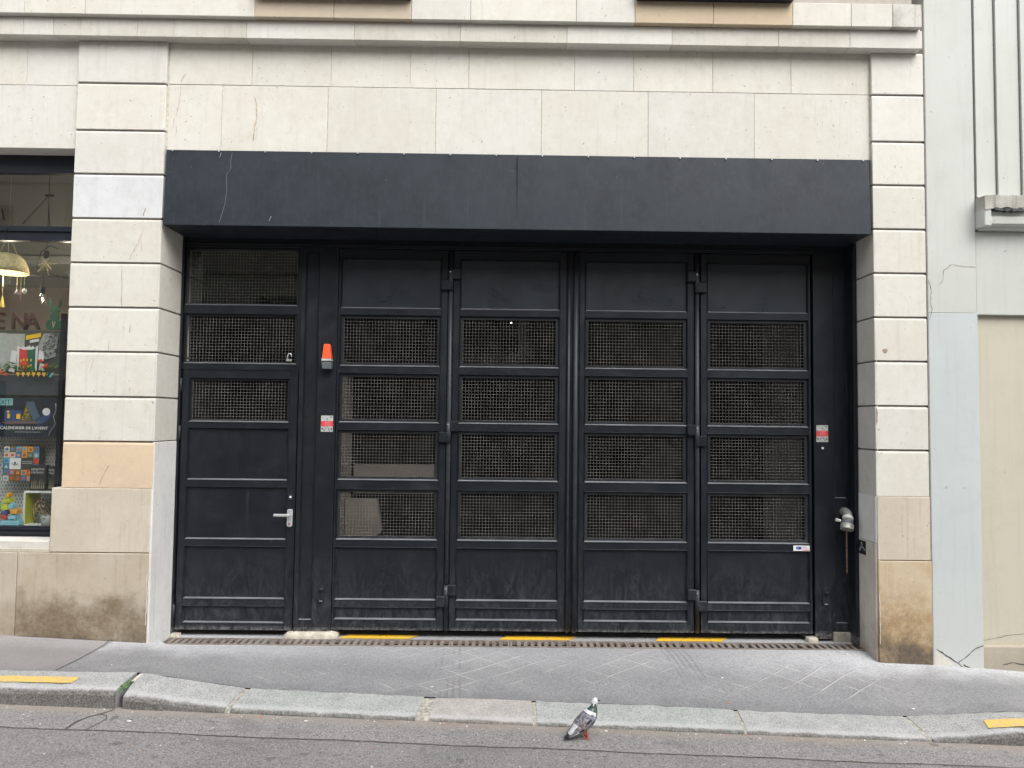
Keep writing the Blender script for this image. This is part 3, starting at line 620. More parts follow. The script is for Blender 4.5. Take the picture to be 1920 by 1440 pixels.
rj = recessed_post('jamb', 2.684, 2.985, -.02, 3.242, [(2.856, 2.962, .048, .83), (2.856, 2.962, 1.115, 3.19)])
box('plate', M['gate'], rj, 2.684, 2.83, .4105, .46, -.085, -.02, .002)
box('corner_angle', M['gate'], frame, 2.978, 3.0085, .29, .41, -.095, 3.318, .002)
box('corner_angle', M['gate'], frame, -2.8185, -2.803, .395, .47, -.095, 3.318, .002)
# service door and the transoms over it
door = empty('service_door', (-2.29, .42, -.06), 'black steel pedestrian door with silver lever handle beside the gate', 'door')
DR = [(1.705, 2.105, 'M'), (1.212, 1.70-.0, 'P'), (.708, 1.165, 'P'), (.203, .66, 'P'), (.0, .150, 'P')]
DR = [(1.712, 2.100, 'M'), (1.214, 1.668, 'P'), (.708, 1.163, 'P'), (.205, .657, 'P'), (.002, .152, 'P')]
x0, x1, o0, o1 = -2.795, -1.795, -2.735, -1.865
box('stile', M['gate'], door, x0, o0, F_, F_+.045, -.056, 2.168, .002); box('stile', M['gate'], door, o1, x1, F_, F_+.045, -.056, 2.168, .002)
prev = 2.168
for a, b, k in DR:
    box('rail', M['gate'], door, o0+.0005, o1-.0005, F_+.0008, F_+.044, b, prev); prev = a
    infill(door, o0, o1, a, b, k, F_, .010)
box('rail', M['gate'], door, o0+.0005, o1-.0005, F_+.0008, F_+.044, -.056, prev)
m = MB(); m.ring(x0, x1, -.056, 2.168, F_+.0005, F_-.004, .004); m.build('bead', M['gate_edge'], door)
for z in (2.03, 1.62, .10):
    MB().tube([(-2.802, .405, z-.06), (-2.802, .405, z+.06)], .011, 8).build('hinge', M['gate_tube'], door, smooth=True)
hd = MB(); hd.prism([(-1.861, .835), (-1.853, .823), (-1.822, .823), (-1.814, .835), (-1.812, .962), (-1.820, .974), (-1.852, .974), (-1.860, .962)], .402, .4195)
hd = hd.build('handle', M['handle_grey'], door, bevel=.003)
MB().tube([(-1.836, .404, .925), (-1.836, .365, .925)], .010, 10).build('spindle', M['handle_grey'], hd, smooth=True)
box('lever', M['handle_grey'], hd, -1.963, -1.826, .352, .370, .914, .938, .006)
MB().tube([(-1.838, .4025, .850), (-1.838, .396, .850)], .009, 12).build('cylinder', M['rust'], hd)
lk = box('lock', M['mesh_frame'], door, -1.858, -1.812, .412, .421, 1.05, 1.105, .002); MB().tube([(-1.835, .412, 1.078), (-1.835, .407, 1.078)], .009, 12).build('cylinder', M['white_print'], lk)
tr = empty('door_transom', (-2.3, .42, 2.2), 'two wire mesh transom windows stacked above the black service door', 'transom')
for a, b, g2 in ((2.715, 3.236, True), (2.205, 2.668, False)):
    q = empty('window', (-2.3, F_, a), parent=tr)
    infill(q, -2.797, -1.815, a+.012, b-.010, 'M', F_, .008)
    if g2: box('pane', M['transom_glass'], q, -2.787, -1.825, F_+.005, F_+.008, a+.024, b-.02)
box('rail', M['gate'], tr, -2.803, -1.787, F_+.001, F_+.04, 2.658, 2.727); box('rail', M['gate'], tr, -2.803, -1.787, F_+.001, F_+.04, 2.171, 2.217)
box('rail', M['gate'], tr, -2.803, -1.787, F_+.001, F_+.04, 3.226, 3.2415); box('stile', M['gate'], tr, -1.815, -1.7865, F_+.001, F_+.04, 2.217, 2.658); box('stile', M['gate'], tr, -1.815, -1.7865, F_+.001, F_+.04, 2.727, 3.226)
# padlock hanging on the lower transom mesh
pk = empty('padlock', (-1.876, .43, 2.25), 'small silver padlock hanging on the wire mesh above the service door', 'padlock')
MB().tube([(-1.896, .425, 2.262), (-1.893, .42, 2.292), (-1.884, .418, 2.312), (-1.868, .418, 2.314), (-1.860, .42, 2.300), (-1.860, .425, 2.285)], .0055, 8).build('shackle', M['handle_grey'], pk, smooth=True)
box('body', M['steel_dull'], pk, -1.902, -1.856, .410, .428, 2.245, 2.266, .003)

# flashing beacon
bc = empty('warning_beacon', (-1.537, .40, 2.18), 'small orange-topped warning beacon fixed high on the black post', 'beacon')
def frust(name, mat, par, x0, x1, X0_, X1_, z0, z1, y0, y1, Y0_, bev):
    m = MB(); m.add([(x0, y0, z0), (x1, y0, z0), (x1, y1, z0), (x0, y1, z0), (X0_, Y0_, z1), (X1_, Y0_, z1), (X1_, y1, z1), (X0_, y1, z1)], [(0, 3, 2, 1), (4, 5, 6, 7), (0, 1, 5, 4), (1, 2, 6, 5), (2, 3, 7, 6), (3, 0, 4, 7)])
    return m.build(name, mat, par, bevel=bev, seg=3, smooth=False)
frust('lens', M['orange_plastic'], bc, -1.577, -1.499, -1.566, -1.516, 2.268, 2.396, .335, .408, .352, .008)
frust('collar', M['sticker_grey'], bc, -1.579, -1.497, -1.578, -1.498, 2.248, 2.2675, .33, .409, .333, .003)
frust('base', M['grey_plastic'], bc, -1.573, -1.500, -1.578, -1.497, 2.180, 2.240, .34, .409, .33, .006)
# stickers
def sticker(name, x0, x1, z0, z1, y, label, cat, par=None):
    s_ = empty(name, ((x0+x1)/2, y, z0), label, cat, 'grey and red warning stickers on the frame')
    box('sheet', M['sticker_grey'], s_, x0, x1, y-.0012, y, z0, z1)
    h = z1-z0; w_ = x1-x0
    box('red_band', M['sticker_red'], s_, x0+.001, x1-.001, y-.0022, y-.0012, z0+h*.34, z0+h*.66)
    m = MB()
    for k in range(4): m.box(x0+w_*(.3-.06*(k % 2)), x1-w_*(.15+.05*(k % 3)), y-.0028, y-.0022, z0+h*(.40+.065*k), z0+h*(.42+.065*k))
    m.build('lettering', M['pink_print'], s_)
    m = MB(); m.box(x0+w_*.74, x0+w_*.9, y-.0022, y-.0012, z0+h*.88, z0+h*.95).box(x0+w_*.48, x0+w_*.56, y-.0022, y-.0012, z0+h*.76, z0+h*.84)
    m.prism([(x0+w_*.2, z0+h*.03), (x0+w_*.28, z0+h*.03), (x0+w_*.46, z0+h*.28), (x0+w_*.40, z0+h*.28)], y-.0022, y-.0012); m.prism([(x0+w_*.72, z0+h*.03), (x0+w_*.80, z0+h*.03), (x0+w_*.60, z0+h*.28), (x0+w_*.54, z0+h*.28)], y-.0022, y-.0012)
    m.box(x0+w_*.05, x0+w_*.2, y-.0022, y-.0012, z0+h*.12, z0+h*.26).box(x0+w_*.82, x0+w_*.94, y-.0022, y-.0012, z0+h*.10, z0+h*.26)
    m.build('print', M['grey_plastic'], s_); return s_
sticker('warning_sticker', -1.588, -1.484, 1.640, 1.780, .4085, 'grey and red warning sticker on the black post below the orange beacon', 'sticker')
sticker('warning_sticker', 2.704, 2.805, 1.600, 1.746, .4085, 'grey and red warning sticker on the right jamb of the gate', 'sticker')
s3 = empty('label_sticker', (2.57, .415, .66), 'small white sticker with blue oval at the edge of the rightmost gate leaf', 'sticker')
box('sheet', M['white_print'], s3, 2.498, 2.640, .4125, .4145, .661, .707)
m = MB(); m.prism([(2.545+.026*math.cos(a), .686+.013*math.sin(a)) for a in [i*math.pi/10 for i in range(20)]], .4115, .4125); m.build('oval_mark', M['blue_print'], s3)
text('lettering', 'JF', 2.533, .4105, .680, .016, M['white_print'], s3, .0006)
box('red_strip', M['pink_print'], s3, 2.575, 2.636, .4115, .4125, .664, .674)
m = MB()
for k in range(3): m.box(2.582, 2.625-.008*k, .4115, .4125, .680+.008*k, .6835+.008*k)
m.build('lettering', M['sticker_grey'], s3)
MB().tube([(2.756, .412, 1.548), (2.756, .404, 1.548)], .010, 12).build('rivet', M['white_print'], rj)
for x, z, lb in ((-1.55, .19, 'small black lock escutcheon low on the wide post'), (2.772, .203, 'worn black lock escutcheon low on the right jamb')):
    e = empty('lock_cover', (x, .40, z), lb, 'lock cover', 'lock covers at the foot of the frame')
    m = MB(); m.prism([(x-.026, z), (x+.026, z), (x+.028, z+.12), (x+.018, z+.142), (x-.018, z+.142), (x-.028, z+.12)], .398, .4095); m.build('plate', M['gate'], e, bevel=.003)
    m = MB(); m.tube([(x, .399, z+.115), (x, .385, z+.112), (x, .382, z+.10)], .017, 12); m.build('cap', M['gate_tube'], e, smooth=True)
    box('bolt', M['steel_dull'], e, x-.014, x+.012, .394, .399, z+.006, z+.014)
# dry riser outlet with its chain
pp = empty('pipe_outlet', (2.88, .35, .85), 'grey capped fire hydrant pipe elbow poking out of the right jamb with a chain', 'pipe outlet')
m = MB(); m.box(2.835, 2.985, .4075, .4095, .868, 1.068); m.build('cover_plate', M['gate'], pp)
cx, cz, rr = 2.925, 1.0, .062
m = MB(); m.prism([(cx-.005+.066*math.cos(a), cz+.002+.055*math.sin(a)) for a in [i*math.pi/12 for i in range(24)]], .4045, .4075); m.build('opening', M['dark_hole'], pp)
elbow = [(2.935, .44, 1.005), (2.932, .36, 1.003), (2.925, .315, .995), (2.914, .285, .975), (2.905, .270, .95)]
MB().tube(elbow, [.036, .037, .038, .039, .040], 16).build('elbow', M['pipe'], pp, smooth=True)
MB().tube([(2.912, .282, .970), (2.903, .266, .948)], .0435, 16).build('tape_band', M['tape'], pp, smooth=True)
MB().tube([(2.902, .264, .946), (2.893, .252, .915)], .044, 16).build('collar', M['grey_plastic'], pp, smooth=True)
MB().tube([(2.894, .254, .917), (2.880, .236, .872)], .053, 16).build('cap', M['pipe'], pp, bevel=.004)
MB().tube([(2.84, .262, .944), (2.80, .258, .952)], [.010, .014], 8).build('lug', M['tape'], pp)
ch = []
for k in range(22):
    z = .866-k*.0165; a = (k % 2)*math.pi/2; pts = [(2.878+.0045*math.cos(q)*math.cos(a), .235+.0045*math.cos(q)*math.sin(a), z+.0105*math.sin(q)) for q in [i*math.pi/4 for i in range(9)]]
    MB().tube(pts, .0019, 5).build('chain_link', M['rust'], pp, smooth=True)
# little black and white sticker on the right stone reveal
s4 = empty('reveal_sticker', (3.0085, .23, .67), 'small black and white sticker on the stone reveal right of the pipe', 'sticker')
box('sheet', M['black_print'], s4, 3.0070, 3.0093, .172, .29, .672, .785)
m = MB(); 
for k in range(9):
    y = .185+random.random()*.08; z = .69+random.random()*.075; m.box(3.0062, 3.007, y, y+.008+.02*random.random(), z, z+.006+.012*random.random())
m.build('print', M['sticker_grey'], s4)

# cement pads
def pad(x0, x1, y0, y1, h, mat, label, n=0):
    m = MB(); N = 18; v = []; cx_, cy_ = (x0+x1)/2, (y0+y1)/2
    for k, (s_, z) in enumerate(((1, 0), (1.0, .45), (.93, .85), (.75, 1))):
        for i in range(N):
            a = 2*math.pi*i/N; e = .45; c_, q = math.cos(a), math.sin(a)
            v.append((cx_+(x1-x0)/2*s_*math.copysign(abs(c_)**e, c_)*(1+random.uniform(-.03, .03)), cy_+(y1-y0)/2*s_*math.copysign(abs(q)**e, q), -.112+h*z+(random.uniform(-.004, .004) if k else 0)))
    f = [(k*N+i, k*N+(i+1) % N, (k+1)*N+(i+1) % N, (k+1)*N+i) for k in range(3) for i in range(N)]+[tuple(range(3*N, 4*N))]
    return props(m.add(v, f).build('cement_pad', mat, None, smooth=True), label, 'cement pad', 'cement pads under the gate frame')
pad(-1.86, -1.405, .36, .56, .055, M['cement'], 'long pale cement pad under the foot of the wide black post')
pad(-2.82, -2.74, .375, .45, .028, M['cement'], 'small cement lump at the left pier below the door hinge')
pad(2.60, 2.70, .365, .45, .045, M['cement'], 'round cement lump at the left foot of the right jamb')
o = box('cement_pad', M['cement_grey'], None, 2.838, 2.99, .395, .48, -.11, -.024, .004, loc=(0, 0, 0)); props(o, 'square grey cement block under the pipe jamb', 'cement pad', 'cement pads under the gate frame')

# drain grate: cast sections with bars
dg = empty('drain_grate', (0, .28, -.12), 'long rusty cast-iron drain grate across the gate threshold', 'drain grate')
GX0, GX1, GY0, GY1, GZ = -2.895, 3.02, .198, .372, -.108
NS = 12; sw = (GX1-GX0)/NS
box('channel', M['dark_hole'], dg, GX0, GX1, GY0+.004, GY1-.004, -.30, -.165)
for i in range(NS):
    a, b = GX0+i*sw+.002, GX0+(i+1)*sw-.002; s_ = empty('grate_section', ((a+b)/2, .28, GZ), parent=dg)
    m = MB(); m.box(a, b, GY0, GY0+.022, GZ-.03, GZ).box(a, b, GY1-.022, GY1, GZ-.03, GZ).box(a, a+.016, GY0+.022, GY1-.022, GZ-.03, GZ-.001).box(b-.016, b, GY0+.022, GY1-.022, GZ-.03, GZ-.001)
    m.build('rim', M['iron'], s_)
    nb = 8; st = (b-a-.032)/nb
    for k in range(1, nb):
        x = a+.016+st*k; box('bar', M['iron'], s_, x-.015, x+.015, GY0+.020, GY1-.020, GZ-.028, GZ-.002+random.uniform(-.002, .0))

# ------------------------------------------------------------------ garage interior
gar = empty('garage_interior', (0, 3, -.1), 'dim garage interior seen through the gate mesh', 'garage interior')
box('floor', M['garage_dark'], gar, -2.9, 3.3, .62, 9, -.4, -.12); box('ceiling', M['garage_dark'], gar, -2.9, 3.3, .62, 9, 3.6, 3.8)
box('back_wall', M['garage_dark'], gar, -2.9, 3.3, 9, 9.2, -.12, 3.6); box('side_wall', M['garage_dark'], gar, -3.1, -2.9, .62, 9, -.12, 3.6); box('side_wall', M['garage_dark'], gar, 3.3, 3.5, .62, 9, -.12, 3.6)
box('pier', M['garage_wall'], gar, -1.75, -1.50, .80, 1.3, -.12, 2.3)
box('parapet', M['garage_wall'], gar, -1.49, -.70, 1.35, 1.5, 1.02, 1.30)
m = MB(); m.prism([(-1.49, -.12), (-1.49, 1.0), (-1.2, 1.0), (-1.15, .70), (-1.3, .55)], 1.0, 1.1); m.build('ramp_wall', M['garage_wall'], gar)
box('column', M['garage_wall'], gar, .17, .27, 3.6, 3.8, 2.4, 3.5); box('beam', M['garage_wall'], gar, -.60, .165, 3.6, 3.8, 2.42, 2.62)
box('column', M['garage_wall'], gar, 2.9, 3.2, 2.0, 2.3, -.12, 3.5)
M['tiny_lamp'] = emit('garage_lamp_glow', (1, .95, .85), 14)
for i, (x, y, z, lb) in enumerate(((.08, 6.0, 3.33, 'tiny bright garage lamp seen through the second gate leaf'), (1.58, 6.0, 3.45, 'tiny bright garage lamp seen through the top mesh of the third gate leaf'), (2.95, 2.9, 1.72, 'tiny bright lamp seen through the mesh of the rightmost gate leaf'))):
    o = MB().lathe([(.001, -.012), (.010, -.006), (.010, .006), (.001, .012)], (x, y, z), 10).build('garage_lamp', M['tiny_lamp'], None, smooth=True); props(o, lb, 'lamp', 'lamps inside the garage')

# ------------------------------------------------------------------ neighbour building
nb = empty('neighbour_building', (3.9, 0, -.2), 'painted neighbouring facade with bluish pilaster and beige panel on the right', 'building')
box('pilaster_base', M['blue_paint'], nb, 3.460, 3.868, .0, .6, -.4, 2.678, .004)
box('pilaster_shaft', M['white_paint'], nb, 3.460, 3.862, .0, .6, 2.6785, 14, .004)
MB().tube([(3.455, .004, z) for z in fr(-.2, 5.6, .2)], [random.uniform(.004, .009) for _ in fr(-.2, 5.6, .2)], 6).build('caulk_line', M['mortar'], nb)
box('infill_wall', M['beige_paint'], nb, 3.869, 12, .055, .6, -.016, 2.665)
box('base', M['beige_base'], nb, 3.866, 12, .015, .6, -.5, -.0165, .006)
box('lintel', M['white_paint'], nb, 3.866, 12, .012, .6, 2.668, 3.36, .005)
led = MB(); led.prism_x([(.2, 3.36), (-.05, 3.365), (-.06, 3.385), (-.10, 3.40), (-.105, 3.455), (-.085, 3.462), (-.09, 3.50), (.2, 3.50)], 3.885, 12)
led = led.build('ledge', M['white_paint'], nb); led['label'] = 'projecting painted ledge with a weathered top slab'
box('end_stop', M['white_paint'], led, 3.8635, 3.925, -.115, .1, 3.375, 3.52, .008)
m = MB(); v = []; xs = fr(3.8645, 8, .02)
for x in xs: v += [(x, -.125+.003*math.sin(x*31)+.002*math.sin(x*77), 3.518+.007*math.sin(x*19)+.004*math.sin(x*53+1)), (x, -.124+.003*math.sin(x*23), 3.625+.003*math.sin(x*37)+.002*math.sin(x*91)), (x, .2, 3.64), (x, .2, 3.5)]
n = len(xs); f = [(i*4+k, (i+1)*4+k, (i+1)*4+(k+1) % 4, i*4+(k+1) % 4) for i in range(n-1) for k in range(4)]+[(0, 1, 2, 3)]
m.add(v, f).build('slab', M['lime_dirty'], led)
m = MB()
for i in range(9):
    x = 3.94+i*.028; m.box(x, x+.03, -.128+random.uniform(-.006, .004), -.08, 3.497+random.uniform(-.006, .004), 3.520+random.uniform(-.006, .008))
m.build('flashing', M['lead'], led)
x = 3.874
for i in range(20):
    wd = .168+.008*(i > 0)+.02*(i > 0); m = MB(); a, b = x, x+wd
    m.add([(a, -.012, 3.64), (b, .008, 3.64), (b, .3, 3.64), (a, .3, 3.64), (a, -.012, 14), (b, .008, 14), (b, .3, 14), (a, .3, 14)], [(0, 3, 2, 1), (4, 5, 6, 7), (0, 1, 5, 4), (1, 2, 6, 5), (2, 3, 7, 6), (3, 0, 4, 7)])
    m.build('flute', M['white_paint'], nb); x = b+.011
box('flute_backing', M['mortar'], nb, 3.866, 12, .06, .5, 3.64, 14)
def wcrack(par, pts, wd, y):
    m = MB(); v = []
    for i, p_ in enumerate(pts):
        a = Vector(pts[max(i-1, 0)]); b = Vector(pts[min(i+1, len(pts)-1)]); d = (b-a).normalized(); q = Vector((-d.y, d.x))*wd*(.5+random.random())/2
        for s_ in (-1, 1): v.append((p_[0]+q.x*s_, y, p_[1]+q.y*s_))
    m.add(v, [(2*i, 2*i+1, 2*i+3, 2*i+2) for i in range(len(pts)-1)]); return m.build('crack', M['crack'], par)
def wig(pts, k=5, a=.006):
    o = []
    for (x0, z0), (x1, z1) in zip(pts, pts[1:]):
        for i in range(k): u = i/k; o.append((x0+(x1-x0)*u+random.uniform(-a, a), z0+(z1-z0)*u+random.uniform(-a, a)))
    return o+[pts[-1]]
wcrack(nb, wig([(3.49, -.035), (3.58, -.10), (3.66, -.145), (3.72, -.21)], 5, .003), .009, -.0015)
wcrack(nb, wig([(3.66, -.145), (3.74, -.085), (3.80, -.03), (3.866, -.008)], 5, .003), .006, -.0018)
wcrack(nb, wig([(3.70, -.16), (3.80, -.20), (3.868, -.215)], 5, .003), .009, -.0016)
wcrack(nb, wig([(3.66, 3.08), (3.59, 3.03), (3.585, 2.95), (3.54, 2.90)], 5, .004), .003, -.0015); wcrack(nb, wig([(3.66, 3.08), (3.76, 3.06), (3.858, 3.06)], 5, .003), .003, -.0015)
wcrack(nb, wig([(3.466, 2.95), (3.485, 2.86), (3.478, 2.76), (3.492, 2.70), (3.47, 2.62)], 5, .003), .003, -.0017)
m = MB(); m.prism([(3.472, -.17), (3.63, -.165), (3.56, -.10), (3.475, -.055)], -.0012, .01); m.build('patch', M['lime_warm'], nb)
wcrack(nb, wig([(3.868, .02), (4.0, .035), (4.12, .06), (4.3, .08)]), .003, .0535)
wcrack(nb, wig([(4.03, -.16), (4.12, -.145), (4.3, -.175)], 6, .004), .007, .0135)
wcrack(bld, wig([(3.02, -.152), (3.2, -.158), (3.45, -.170)], 8, .003), .010, -.012)
wcrack(bld, wig([(-4.4, .02), (-3.8, .0), (-3.2, -.026), (-2.85, -.040)], 8, .003), .010, -.0135)

# ------------------------------------------------------------------ shop window
shop = empty('shop_window', (-5.5, .2, .66), parent=bld)
shop['label'] = 'black-framed shop window at the left edge'
box('sill', M['sill'], shop, -8, -3.63, .0, .30, .664, .752, .004)
box('sill_edge', M['lime_plinth'], shop, -8, -3.632, -.004, .02, .6625, .690, .002)
sm = MB(); sm.box(-8, -3.545, .20, .26, 3.80, 3.957).box(-8, -3.545, .20, .26, 3.222, 3.345).box(-8, -3.545, .185, .20, 3.30, 3.332).box(-8, -3.545, .20, .26, .752, .835).box(-8, -3.545, .188, .20, .775, .795).box(-8, -3.545, .188, .20, .812, .826).box(-3.60, -3.545, .20, .26, .835, 3.80)
sm.build('frame', M['shop_black'], shop)
MB().box(-4.33, -4.285, .172, .185, 3.27, 3.285).build('latch', M['steel_dull'], shop)
box('soffit', M['lime_warm'], shop, -8, -3.552, .1, .197, 3.9555, 4.0)
box('pane', M['glass'], shop, -8, -3.60, .225, .231, .835, 3.222); box('pane', M['glass'], shop, -8, -3.60, .225, .231, 3.345, 3.80)
# shop room
M['room_tan'] = plain('shop_wall_tan', (.50, .41, .335), .85, 0, .06, 2); M['room_grey'] = plain('shop_wall_grey', (.34, .35, .32), .85, 0, .06, 2)
room = empty('shop_room', (-6, 1.5, .7), 'tan shop interior behind the display window', 'room')
box('floor', M['lime_warm'], room, -8, -3.56, .27, 3.2, .55, .80); box('ceiling', M['room_grey'], room, -8, -3.56, .27, 3.2, 4.3, 4.4)
box('back_wall', M['room_tan'], room, -8, -3.56, 3.0, 3.2, .8, 3.35); box('upper_back_wall', M['room_grey'], room, -8, -3.56, 1.6, 1.8, 3.38, 4.3)
box('side_wall', M['room_tan'], room, -3.66, -3.57, .262, 3.0, .8, 4.3); box('pilaster_strip', M['lime_warm'], room, -4.52, -4.30, 2.9, 3.0, .8, 3.35)
box('shelf_edge', M['room_grey'], room, -8, -3.67, 1.55, 3.0, 3.30, 3.38)
M['sign_brown'] = plain('sign_brown', (.055, .022, .02), .6); M['sign_green'] = plain('sign_green', (.02, .12, .075), .6)
sg = empty('shop_sign_letters', (-4.45, .93, 2.55), 'dark red letters ENA with green rabbit emblem hanging inside the shop window', 'sign')
for ch_, xx in (('E', -4.795), ('N', -4.635), ('A', -4.505)): text('letter', ch_, xx, .93, 2.552, .225, M['sign_brown'], sg, .008, .95, 'LEFT', .004)
rb = MB(); cx = -4.233; ell = lambda cx_, cz_, a, b, n_=18: [(cx_+a*math.cos(q*2*math.pi/n_), cz_+b*math.sin(q*2*math.pi/n_)) for q in range(n_)]
rb.prism(ell(cx-.030, 2.60, .046, .050), .93, .945); rb.prism(ell(cx+.030, 2.60, .046, .050), .9301, .9451); rb.prism(ell(cx, 2.675, .040, .045), .9302, .9452); rb.prism(ell(cx, 2.737, .045, .030), .9303, .9453)
rb.prism([(cx-.025, 2.75), (cx-.010, 2.75), (cx-.034, 2.80), (cx-.050, 2.86), (cx-.056, 2.80)], .9304, .9454); rb.prism([(cx+.010, 2.75), (cx+.025, 2.75), (cx+.056, 2.80), (cx+.052, 2.86), (cx+.036, 2.80)], .9305, .9455)
rb.build('rabbit_emblem', M['sign_green'], sg)
MB().prism([(cx-.018, 2.63), (cx, 2.562), (cx+.018, 2.63), (cx+.008, 2.63), (cx, 2.60), (cx-.008, 2.63)], .924, .929).build('v_mark', M['room_tan'], sg)
# hanging lamps and trinkets
M['weave'] = plain('pale_woven_shade', (.62, .54, .30), .8, 0, .2, 40); M['cord'] = plain('dark_cord', (.03, .03, .03), .7); M['warm_in'] = emit('shade_inner_glow', (.9, .75, .45), .35)
lp = empty('pendant_lamp', (-4.60, .8, 3.06), 'pale woven dome pendant lamp at the left edge of the shop window', 'pendant lamp')
MB().lathe([(.02, .215), (.09, .20), (.135, .16), (.165, .09), (.175, .03), (.170, .028), (.16, .088), (.13, .152), (.085, .19), (.02, .205)], (-4.60, .8, 3.03), 28).build('shade', M['weave'], lp, smooth=True)
MB().tube([(-4.60, .8, 3.19), (-4.60, .8, 3.10)], .022, 10).build('socket', M['cord'], lp)
for dx in (-.09, 0, .09): MB().tube([(-4.60+dx, .8, 3.215), (-4.60, .8, 3.42), (-4.60, .8, 4.3)], .0025, 5).build('cord', M['weave'], lp)
M['spark'] = emit('filament_glow', (1, .82, .55), 30)
def bulb_lamp(x, y, z, ztop, label, star):
    b = empty('bulb_lamp', (x, y, z), label, 'pendant bulb', 'bare bulb lamps in the shop window')
    MB().tube([(x, y, ztop), (x, y, z+.10)], .003, 6).build('cord', M['cord'], b); MB().tube([(x, y, z+.115), (x, y, z+.05)], .021, 12).build('socket', M['cord'], b)
    if star:
        m = MB()
        for k in range(7):
            a = k*2*math.pi/7+.3; m.tube([(x, y, z), (x+.085*math.cos(a), y+.03*math.sin(3*a), z-.02+.085*math.sin(a))], [.012, .003], 6)
            a2 = a+math.pi/7; m.tube([(x+.085*math.cos(a), y+.03*math.sin(3*a), z-.02+.085*math.sin(a)), (x+.035*math.cos(a2), y, z-.02+.035*math.sin(a2))], .0022, 5)
        m.build('star_shade', M['weave'], b); MB().lathe([(.001, -.03), (.02, -.012), (.02, .012), (.001, .03)], (x, y, z-.01), 10).build('bulb', M['bulb_glass'], b, smooth=True)
    else: MB().lathe([(.018, .05), (.026, .02), (.030, -.01), (.024, -.035), (.001, -.048)], (x, y, z), 14).build('bulb', M['bulb_glass'], b, smooth=True)
    MB().tube([(x-.006, y, z+.01), (x+.006, y, z-.01)], .004, 6).build('filament', M['spark'], b); return b
bulb_lamp(-4.183, .7, 3.13, 4.3, 'star-shaped wire bulb lamp hanging at the top of the shop window', True)
bulb_lamp(-4.19, .68, 2.80, 3.02, 'plain clear bulb hanging just above the green rabbit emblem', False)
def spot(x, y, z):
    l_ = bpy.data.lights.new('bulb_light', 'POINT'); l_.energy = 3.6; l_.color = (1, .85, .68); l_.shadow_soft_size = .04
    o = bpy.data.objects.new('bulb_light', l_); C.objects.link(o); o.location = (x, y, z)
spot(-4.183, 1.05, 3.12); spot(-4.6, .8, 2.99)
cb = MB(); cb.tube([(-3.68, .9, 3.20), (-3.85, .9, 3.10), (-4.05, .9, 3.05), (-4.3, .9, 3.045), (-4.55, .9, 3.07)], .004, 6)
cb.tube([(-4.10, .9, 3.03), (-4.25, .9, 3.07), (-4.40, .9, 3.14), (-4.36, .9, 3.28), (-4.28, .9, 3.34), (-4.20, .9, 3.31)], .004, 6); props(cb.build('cable', M['cord'], None, smooth=True), 'dark cable swagged behind the bulbs in the shop window', 'cable')
rl = MB(); rl.tube([(-4.74, 1.2, 3.62), (-4.50, 1.2, 3.90), (-4.48, 1.2, 3.60)], .006, 6); rl.tube([(-4.53, 1.2, 3.905), (-4.45, 1.2, 3.905)], .012, 8); rl.tube([(-4.95, 1.2, 3.77), (-4.92, 1.2, 3.65)], .006, 6)
props(rl.build('cable_bracket', M['cord'], None), 'dark cable bracket seen through the upper shop pane', 'bracket')
M['pinkish'] = plain('pink_trinket', (.55, .30, .26), .6); M['lilac'] = plain('lilac_trinket', (.40, .34, .42), .6); M['pale_yellow'] = plain('yellow_trinket', (.65, .52, .12), .6)
for i, (x, z, ztop, mt, ln, lb) in enumerate(((-4.635, 2.74, 3.10, 'pale_yellow', .10, 'yellow tassel trinket hanging below the woven lamp'), (-4.505, 2.85, 3.12, 'lilac', .06, 'lilac bell trinket hanging in the shop window'), (-4.47, 2.79, 3.10, 'pinkish', .11, 'thin pink stick trinket hanging in the shop window'), (-4.435, 2.86, 3.12, 'white_print', .06, 'white ball trinket hanging right of the pink stick'))):
    e = empty('hanging_trinket', (x, .8, z), lb, 'trinket', 'trinkets hanging in the shop window'); MB().tube([(x, .8, ztop), (x, .8, z+ln*.8)], .0015, 4).build('string', M['weave'], e)
    prof = {0: [(.004, ln), (.014, ln*.5), (.022, .0)], 1: [(.003, ln), (.01, ln*.6), (.022, 0), (.001, .0)], 2: [(.005, ln), (.006, 0), (.001, -.002)], 3: [(.001, ln), (.018, ln*.7), (.018, ln*.3), (.001, 0)]}[i]
    MB().lathe(prof, (x, .8, z), 12).build('charm', M[mt], e, smooth=True)
# display boards
def flat(par, name, poly, y, mat, th=.002): return MB().prism(poly, y-th, y).build(name, mat, par)
def rect(a, b, c_, d): return [(a, c_), (b, c_), (b, d), (a, d)]
col = lambda n_, c_, r=.5: M.setdefault(n_, plain(n_, c_, r, 0, .08))
brd = empty('display_board', (-4.2, .50, 2.1), 'upper display board of leaflets and a jagged red-green card in the shop window', 'display board')
flat(brd, 'board', rect(-4.75, -3.905, 2.115, 2.495), .52, col('board_olive', (.07, .075, .06)), .02)
flat(brd, 'leaflet', rect(-4.70, -4.37, 2.13, 2.47), .498, M['sticker_grey']); flat(brd, 'leaflet', rect(-4.37, -4.215, 2.17, 2.465), .496, col('leaflet_pale', (.42, .42, .38)))
flat(brd, 'banner', [(-4.205, 2.41), (-4.075, 2.44), (-4.075, 2.475), (-4.205, 2.45)], .4955, M['yellow_fresh']); flat(brd, 'banner', [(-4.17, 2.385), (-4.09, 2.40), (-4.09, 2.425), (-4.17, 2.41)], .4957, M['white_print'])
m = MB()
for k in range(150):
    a = random.random(); b = random.random(); x = -4.07+.14*a+.03*b; z = 2.26+.21*b
    if (a-.5)**2+(b-.5)**2 < .27: m.box(x, x+.009, .487, .4885, z, z+.006)
